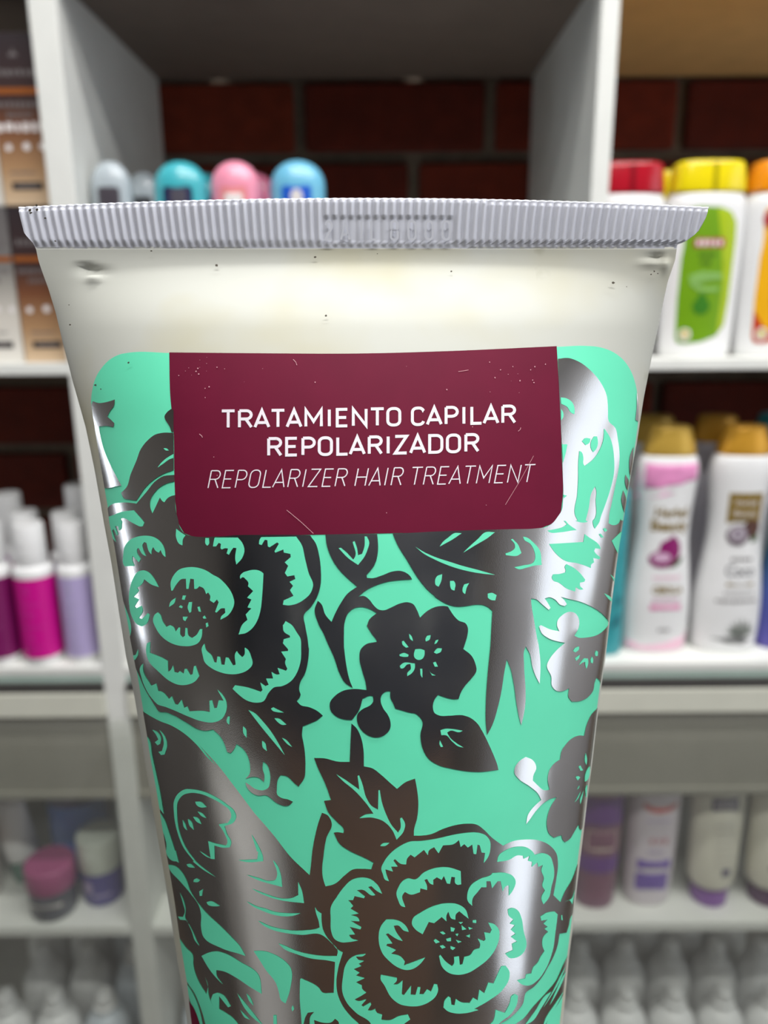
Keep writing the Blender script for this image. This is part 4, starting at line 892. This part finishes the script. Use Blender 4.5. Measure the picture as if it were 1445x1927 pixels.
# --- waisted shampoo bottles with gold caps, right column middle shelf
def waisted(x, y, lab, kind, capm, bodym):
    t = empty('waisted_shampoo_bottle', (x, y, Z2), lab, 'shampoo bottle', 'waisted gold capped bottles on the right middle shelf')
    body = Loft([(0, .0290, .0185, 2.3), (0.003, .0310, .020, 2.3), (0.025, .0325, .021, 2.3), (0.055, .0322, .021, 2.3), (0.085, .0290, .0195, 2.3), (0.115, .0258, .018, 2.3), (0.140, .0258, .018, 2.3), (0.165, .0278, .0185, 2.3), (0.182, .0292, .019, 2.3), (0.192, .0285, .0185, 2.3), (0.1975, .0262, .0175, 2.3), (0.199, .0245, .0165, 2.3)], 4)
    obj('body', body.mesh('body', 44), bodym, t)
    cap = Loft([(0.1992, .0240, .0165, 2.5), (0.201, .0248, .017, 2.5), (0.212, .0225, .0158, 2.5), (0.222, .0196, .0142, 2.5), (0.2245, .0185, .0135, 2.5), (0.2258, .0165, .012, 2.5)], 3)
    obj('gold_cap', cap.mesh('gold_cap', 40), capm, t)
    if kind == 'pink':
        pk = mat('pink_print', (232, 150, 190), 0.4); mg = mat('onion_magenta', (140, 24, 104), 0.4); lp = mat('pale_pink_print', (240, 196, 214), 0.4)
        l = decal('pink_shoulder', body, [[(-.0288, .165), (-.012, .169), (.008, .173), (.0275, .176), (.0285, .186), (.026, .1945), (-.026, .1945), (-.0285, .186)], [(-.0280, .156), (-.008, .1615), (.012, .1675), (-.004, .165), (-.0282, .161)]], mat('pink_shoulder', (236, 152, 202), 0.35, var=0.12, scale=60), t, 0.0003)
        text_decal('first_word', body, 'Herbal', 0.0135, 0.002, 0.1410, M_goldprint, t, bold=0.0004, width=0.031)
        text_decal('second_word', body, 'Beauty', 0.0150, 0.001, 0.1275, M_goldprint, t, bold=0.0005, width=0.0355)
        on = decal('onion', body, [[(-.008, .1080), (-.006, .1155), (.001, .1195), (.006, .1235), (.009, .1195), (.0125, .115), (.0135, .106), (.011, .099), (.003, .0965), (-.004, .1)], oval(-.004, .099, .0125, .0085)], mg, t, 0.0005)
        decal('onion_face', body, [oval(-.0045, .1010, .0088, .0048)], mat('onion_pale', (214, 176, 204), 0.4), on, 0.0008)
        decal('onion_leaf', body, [[(.010, .0985), (.0165, .1025), (.015, .096), (.010, .0915), (.002, .0905), (.006, .0955)]], mat('leaf_dark', (66, 92, 54), 0.4), t, 0.0004)
        decal('pink_line', body, word_bars(.003, 0.0805, 0.028, 0.004, 5, 3), lp, t, 0.0004)
        text_decal('third_word', body, 'CEBOLLA', 0.0105, 0.0035, 0.0645, M_goldprint, t, bold=0.0004, width=0.030)
        decal('mauve_line', body, word_bars(.003, 0.0575, 0.027, 0.004, 5, 6), mat('mauve_print', (200, 150, 176), 0.4), t, 0.0004)
        decal('pink_bar', body, [rect(-.0125, .0180, .0470, .0530, .001)], pk, t, 0.0004)
        decal('volume_line', body, word_bars(.003, 0.0265, 0.011, 0.0032, 5, 6), M_print_grey, t, 0.0004)
        decal('pink_foot', body, [[(-.030, .0135), (-.010, .010), (.006, .0125), (.030, .0215), (.0308, .010), (.0295, .004), (-.0295, .004)]], lp, t, 0.0003)
    if kind == 'white':
        pl = decal('gold_plate', body, [rect(-.0155, .0165, .1340, .1640, .0006)], M_goldprint, t, 0.0003)
        text_decal('first_word', body, 'Herbal', 0.0090, 0.0005, 0.1520, M_print_white, pl, 0.0006, width=0.021)
        text_decal('second_word', body, 'Beauty', 0.0090, 0.0005, 0.1415, M_print_white, pl, 0.0006, width=0.022)
        decal('coconut_shell', body, [oval(.0085, .1290, .0088, .0085)], mat('coconut_brown', (88, 56, 46), 0.5), t, 0.0004)
        cc = decal('coconut_half', body, [oval(-.0040, .1225, .0105, .0105)], mat('coconut_rim', (92, 72, 84), 0.5), t, 0.0006)
        decal('coconut_flesh', body, [oval(-.0045, .1240, .0080, .0075)], mat('coconut_flesh', (184, 174, 184), 0.5), cc, 0.0009)
        decal('coconut_hollow', body, [oval(-.0045, .1240, .0042, .0036)], mat('coconut_hollow', (150, 138, 152), 0.5), cc, 0.0012)
        decal('coconut_leaf', body, [[(.008, .120), (.0155, .124), (.016, .117), (.010, .1145)]], mat('leaf_dark', (66, 92, 54), 0.4), t, 0.0005)
        decal('small_line', body, word_bars(.002, 0.0985, 0.020, 0.0036, 5, 2), M_print_grey, t, 0.0004)
        text_decal('third_word', body, 'Coco', 0.0165, 0.0015, 0.0815, mat('slate_print', (74, 74, 82), 0.5), t, bold=0.0001, width=0.0275)
        decal('gold_bar', body, [rect(-.0105, .0155, .0715, .0745)], M_goldprint, t, 0.0004)
        decal('print_line', body, word_bars(.003, 0.0640, 0.030, 0.0026, 5, 2), M_print_grey, t, 0.0004)
        decal('print_line', body, word_bars(.001, 0.0560, 0.040, 0.0036, 5, 4), M_print_grey, t, 0.0004)
        lv = []
        for k in range(9):
            a = math.radians(20 + k * 17); L = .022 - abs(k - 4) * .0012
            lv.append([(.008, .018), (.008 + L * .6 * math.cos(a) - .0012 * math.sin(a), .018 + L * .6 * math.sin(a) + .0012 * math.cos(a)), (.008 + L * math.cos(a), .018 + L * math.sin(a)), (.008 + L * .6 * math.cos(a) + .0012 * math.sin(a), .018 + L * .6 * math.sin(a) - .0012 * math.cos(a))])
        decal('palm_leaf', body, lv, mat('palm_green', (70, 82, 66), 0.5), t, 0.0004)
        decal('palm_foot', body, [[(-.020, .0165), (-.004, .0180), (.010, .0190), (.020, .0150), (.012, .0100), (-.004, .0120)]], mat('palm_grey', (112, 112, 112), 0.5), t, 0.0005)  # grey printed shape at the foot of the palm leaves
    return t
M_gold2 = mat('warm_gold_plastic', (216, 160, 54), 0.26, metal=0.35, var=0.08)
waisted(0.2715, 0.722, 'pink and white waisted shampoo bottle with onion picture', 'pink', M_gold, M_pl_white)
waisted(0.3425, 0.722, 'plain white waisted shampoo bottle with coconut picture', 'white', M_gold2, M_pl_white)
waisted(0.2810, 0.795, 'gold capped bottle behind the pink shampoo bottle', '', M_gold, M_pl_white)
waisted(0.3470, 0.795, 'gold capped bottle behind the white coconut bottle', '', M_gold2, mat('grey_plastic', (196, 192, 200), 0.35))
waisted(0.4080, 0.728, 'dark purple waisted bottle at the right frame edge', '', M_gold2, ramp_z('purple_teal_fade', [(0, (96, 84, 170)), (.3, (70, 90, 160)), (.55, (40, 100, 110)), (.75, (70, 30, 90)), (1, (90, 30, 110))], 0, .2))
M_tealcap = mat('teal_plastic', (40, 150, 170), 0.35)
waisted(0.4130, 0.800, 'teal capped bottle in the right back row', '', M_tealcap, M_pl_white)
tb = empty('teal_bottle', (0.2165, 0.7150, Z2), 'teal bottle standing between partition and pink shampoo bottle', 'bottle')
tl = Loft([(0, .0185, .015, 2.4), (.003, .0205, .0165, 2.4), (.06, .0200, .0165, 2.4), (.13, .0190, .016, 2.4), (.165, .0180, .015, 2.3), (.172, .012, .011, 2.1)], 4)
obj('body', tl.mesh('body', 36), mat('teal_bottle', (52, 156, 164), 0.4, var=0.1, scale=40), tb)
obj('cap', cyl('cap', [(.1722, .0115), (.174, .0122), (.198, .0115), (.200, .0100)]), M_pl_white, tb)
decal('leaf_print', tl, [[(.004, .028), (.013, .034), (.014, .045), (.008, .040)], [(.006, .050), (.014, .056), (.012, .066)]], mat('dark_teal_print', (20, 100, 112), 0.4), tb, 0.0004)

# --- lower shelf behind glass, right: bottles and tubes in purple
def banded_bottle(x, y, lab):
    t = empty('banded_bottle', (x, y, Z3), lab, 'bottle')
    b = Loft([(0, .0205, .0185, 2.2), (.004, .0220, .0200, 2.2), (.06, .0240, .021, 2.2), (.12, .0250, .0215, 2.2), (.150, .0245, .021, 2.2), (.160, .0190, .017, 2.1), (.163, .0125, .0125, 2)], 4)
    obj('body', b.mesh('body', 40), mat('plum_bottle', (128, 84, 110), 0.4), t)
    pv = mat('violet_band', (108, 56, 140), 0.4); cr = mat('cream_piping', (220, 196, 186), 0.5); pm = mat('plum_panel', (132, 84, 108), 0.45)
    decal('violet_band', b, [rect(-.0225, .0225, .1050, .1420, .002)], pv, t, .0003)
    decal('plum_panel', b, [rect(-.0170, .0170, .0760, .1010, .004)], cr, t, .0003)
    decal('panel_face', b, [rect(-.0155, .0155, .0780, .1000, .003)], pm, t, .0006)
    decal('violet_band', b, [rect(-.0225, .0225, .0480, .0680, .002)], pv, t, .0003)
    decal('plum_panel', b, [rect(-.0150, .0150, .0120, .0420, .004)], pm, t, .0003)
    obj('cap', cyl('cap', [(.1632, .0125), (.165, .0135), (.188, .013), (.190, .0115)]), pv, t)
banded_bottle(0.2310, 0.7230, 'plum bottle with violet bands behind the glass door')
def red_arc_bottle(x, y, lab):
    t = empty('white_bottle', (x, y, Z3), lab, 'bottle')
    b = Loft([(0, .0215, .0160, 2.4), (.004, .0245, .0185, 2.4), (.04, .0265, .020, 2.4), (.10, .0275, .0205, 2.4), (.145, .0275, .0205, 2.4), (.156, .0220, .017, 2.2), (.160, .0140, .0135, 2)], 4)
    obj('body', b.mesh('body', 40), mat('lilac_white_plastic', (226, 216, 224), 0.35), t)
    vi = mat('violet_print', (122, 92, 184), 0.4); rd = mat('red_print', (206, 92, 88), 0.4)
    decal('red_arc', b, [[(-.017, .1330), (-.008, .1285), (.003, .1275), (.014, .1300), (.0185, .1340), (.0185, .1275), (.012, .1225), (0, .1205), (-.011, .1225), (-.017, .1270)]], rd, t, .0003)
    decal('lilac_words', b, word_bars(.001, .1110, .028, .004, 5, 3) + word_bars(.001, .0720, .018, .005, 5, 5), mat('lilac_print', (188, 172, 206), 0.4), t, .0003)
    decal('rose_words', b, word_bars(.002, .0860, .020, .009, 5, 4), mat('rose_print', (196, 142, 152), 0.4), t, .0003)
    decal('violet_block', b, [rect(-.018, .018, .0490, .0620, .002)], vi, t, .0003)
    decal('violet_block', b, [rect(-.0185, .0165, .0220, .0450, .004)], vi, t, .0003)
    obj('cap', cyl('cap', [(.1602, .0140), (.162, .0150), (.184, .0145), (.186, .0125)]), M_pl_white, t)
red_arc_bottle(0.2900, 0.7250, 'white bottle with red arc and violet blocks behind glass')
def standing_tube(x, y, lab, capm, k, z=None):
    t = empty('cream_tube', (x, y, Z3), lab, 'cosmetic tube', 'cream tubes standing on their caps behind glass')
    obj('cap', cyl('cap', [(0, .0180), (.0015, .0195), (.018, .0198), (.0195, .0190)]), capm, t)
    b = Loft([(.0196, .0150, .0145, 2), (.0235, .0215, .020, 2), (.031, .0250, .022, 2), (.05, .0265, .0215, 2), (.10, .0280, .017, 2), (.15, .0300, .008, 2), (.172, .0310, .0022, 2), (.182, .0310, .0012, 2)], 4)
    obj('body', b.mesh('body', 40), mat('ivory_plastic', (226, 222, 206), 0.35), t)
    ip = mat('indigo_print', (84, 76, 108), 0.45)
    if k == 0:
        decal('title_plate', b, [rect(-.0120, .0170, .1180, .1330, .001)], ip, t, .0004)
        decal('title_words', b, word_bars(.0025, .1255, .022, .005, 5, 2), M_print_white, t, .0008)
        decal('text_column', b, sum([word_bars(.004, .104 - .008 * i, .022, .0025, 5, i) for i in range(7)], []), mat('pale_print', (188, 182, 176), .5), t, .0004)
        decal('foot_mark', b, [rect(.0020, .0120, .0430, .0520, .001)], ip, t, .0004)
    else:
        decal('print_line', b, word_bars(.004, .1080, .026, .004, 5, 3), ip, t, .0004)
        decal('badge', b, [rect(-.0080, .0180, .0680, .0950, .001)], mat('pale_print', (188, 182, 176), .5), t, .0004)
        decal('badge_mark', b, [oval(.007, .083, .007, .008), rect(-.004, .016, .066, .070)], ip, t, .0008)
        decal('foot_mark', b, word_bars(.002, .0530, .024, .007, 5, 6), ip, t, .0004)
standing_tube(0.3600, 0.7230, 'ivory tube on a violet cap behind glass', mat('violet_cap', (132, 84, 160), .4), 0)
standing_tube(0.4240, 0.7220, 'ivory tube on a dark plum cap at right frame edge', mat('dark_plum_cap', (78, 42, 82), .4), 1)

# --- lower shelf behind glass, left: jars
def jar(x, y, r, h, lidh, bodym, lidm, lab, mark=None):
    t = empty('cream_jar', (x, y, Z3), lab, 'jar', 'cream jars behind the glass on the left')
    b = Loft([(0, r * .86, r * .86, 2), (.003, r * .94, r * .94, 2), (h * .5, r * .97, r * .97, 2), (h - .002, r * .95, r * .95, 2), (h, r * .9, r * .9, 2)], 3)
    obj('body', b.mesh('body', 40), bodym, t)
    obj('lid', cyl('lid', [(h + .0002, r * .97), (h + .002, r), (h + lidh - .003, r), (h + lidh - .001, r * .97), (h + lidh, r * .92)], 40), lidm, t)
    if mark:
        for polys, mm in mark: decal('label_print', b, polys, mm, t, .0004)
    return t
M_mint = mat('mint_plastic', (186, 214, 200), .4)
jar(-0.3210, 0.7330, .0232, .042, .040, mat('blue_violet_jar', (92, 86, 148), .4), mat('pale_mint_lid', (216, 222, 210), .4), 'blue violet jar with tall pale lid beside the post', [([oval(-.009, .026, .006, .008)] + word_bars(.006, .016, .018, .004, 5, 2), mat('lilac_print', (188, 172, 206), .4))])
jar(-0.3690, 0.7130, .0260, .034, .028, mat('smoky_jar', (86, 88, 98), .25, var=.3, scale=60), mat('magenta_lid', (168, 82, 128), .45), 'smoky jar with magenta lid, nearest to the glass', [([rect(-.018, .018, .018, .024, .002)], mat('silver_band', (196, 192, 190), .4))])
jar(-0.3620, 0.7840, .0340, .098, .030, mat('blue_jar', (84, 124, 196), .35), mat('navy_lid', (48, 58, 104), .4), 'large blue jar at the back of the left lower shelf', [([oval(.004, .045, .012, .010)], mat('bright_blue_print', (90, 126, 210), .4))])
jar(-0.3020, 0.8000, .0245, .060, .034, M_mint, mat('mint_lid', (176, 208, 194), .4), 'pale mint jar behind the blue violet jar')
wt = empty('white_tube', (-0.4200, 0.765, Z3), 'white tube leaning beside the blue jar', 'cosmetic tube')
wt.rotation_euler = (0, math.radians(-9), 0)
obj('cap', cyl('cap', [(0, .0150), (.002, .0165), (.024, .0165), (.026, .0155)]), mat('green_cap', (96, 132, 120), .4), wt)
obj('body', Loft([(.0262, .0140, .0140, 2), (.030, .0185, .018, 2), (.06, .0200, .016, 2), (.11, .0215, .006, 2), (.13, .0220, .001, 2)], 4).mesh('body', 36), M_pl_white, wt)
ob = empty('orange_bottle', (-0.4620, 0.735, Z3), 'orange brown bottle at the left frame edge behind glass', 'bottle')
obl = Loft([(0, .020, .020, 2), (.003, .022, .022, 2), (.09, .022, .022, 2), (.105, .016, .016, 2), (.110, .010, .010, 2)], 4)
obj('body', obl.mesh('body', 36), ramp_z('orange_white_fade', [(0, (232, 224, 222)), (.5, (226, 214, 206)), (.58, (186, 122, 66)), (1, (160, 98, 60))], 0, .11), ob)
obj('cap', cyl('cap', [(.1102, .0105), (.112, .0115), (.130, .011), (.132, .0095)]), M_pl_white, ob)
decal('purple_print', obl, [oval(.004, .03, .010, .014)], mat('purple_print', (150, 104, 150), .4), ob, .0004)

# --- bottom shelf behind glass: white round shouldered bottles
def squat(x, y, lab, s=1.0, m_=None):
    t = empty('white_squat_bottle', (x, y, Z4), lab, 'bottle', 'white round shouldered bottles on the bottom shelf')
    r = .0235 * s
    rows = [(0, r * .9, r * .9, 2), (.003, r, r, 2), (.06, r, r, 2), (.095, r * .99, r * .99, 2), (.108, r * .90, r * .90, 2), (.118, r * .66, r * .66, 2), (.124, r * .42, r * .42, 2), (.127, r * .36, r * .36, 2)]
    obj('body', Loft(rows, 4).mesh('body', 36), m_ or M_pl_white, t)
    obj('neck_ring', cyl('neck_ring', [(.1268, r * .44), (.1285, r * .48), (.1320, r * .48), (.1330, r * .40)]), M_pl_white, t)
    obj('cap', cyl('cap', [(.1330, r * .34), (.1345, r * .38), (.1460, r * .36), (.1490, r * .28), (.1500, r * .12)]), M_pl_white, t)
    return t
M_bluish = mat('bluish_white_plastic', (206, 214, 222), .35)
cnt = 0
names = ['first', 'second', 'third', 'fourth', 'fifth']
for row, (yy, sx) in enumerate(((0.724, 0.0), (0.792, 0.020), (0.862, 0.0))):
    for k, xx in enumerate((-0.448, -0.390, -0.332)):
        squat(xx + sx - row * .006, yy, ['front', 'middle', 'back'][row] + ' row white bottle, ' + names[k] + ' from left, bottom shelf left', 1.17, M_bluish if k == 2 else None)
    for k, xx in enumerate((0.2220, 0.2790, 0.3360, 0.3930, 0.4500)):
        squat(xx + sx * .8 + row * .004, yy, ['front', 'middle', 'back'][row] + ' row white bottle, ' + names[k] + ' from left, bottom shelf right', 1.17)
squat(-0.2230, 0.735, 'white bottle on the bottom shelf just left of the tube', 1.0, M_bluish)
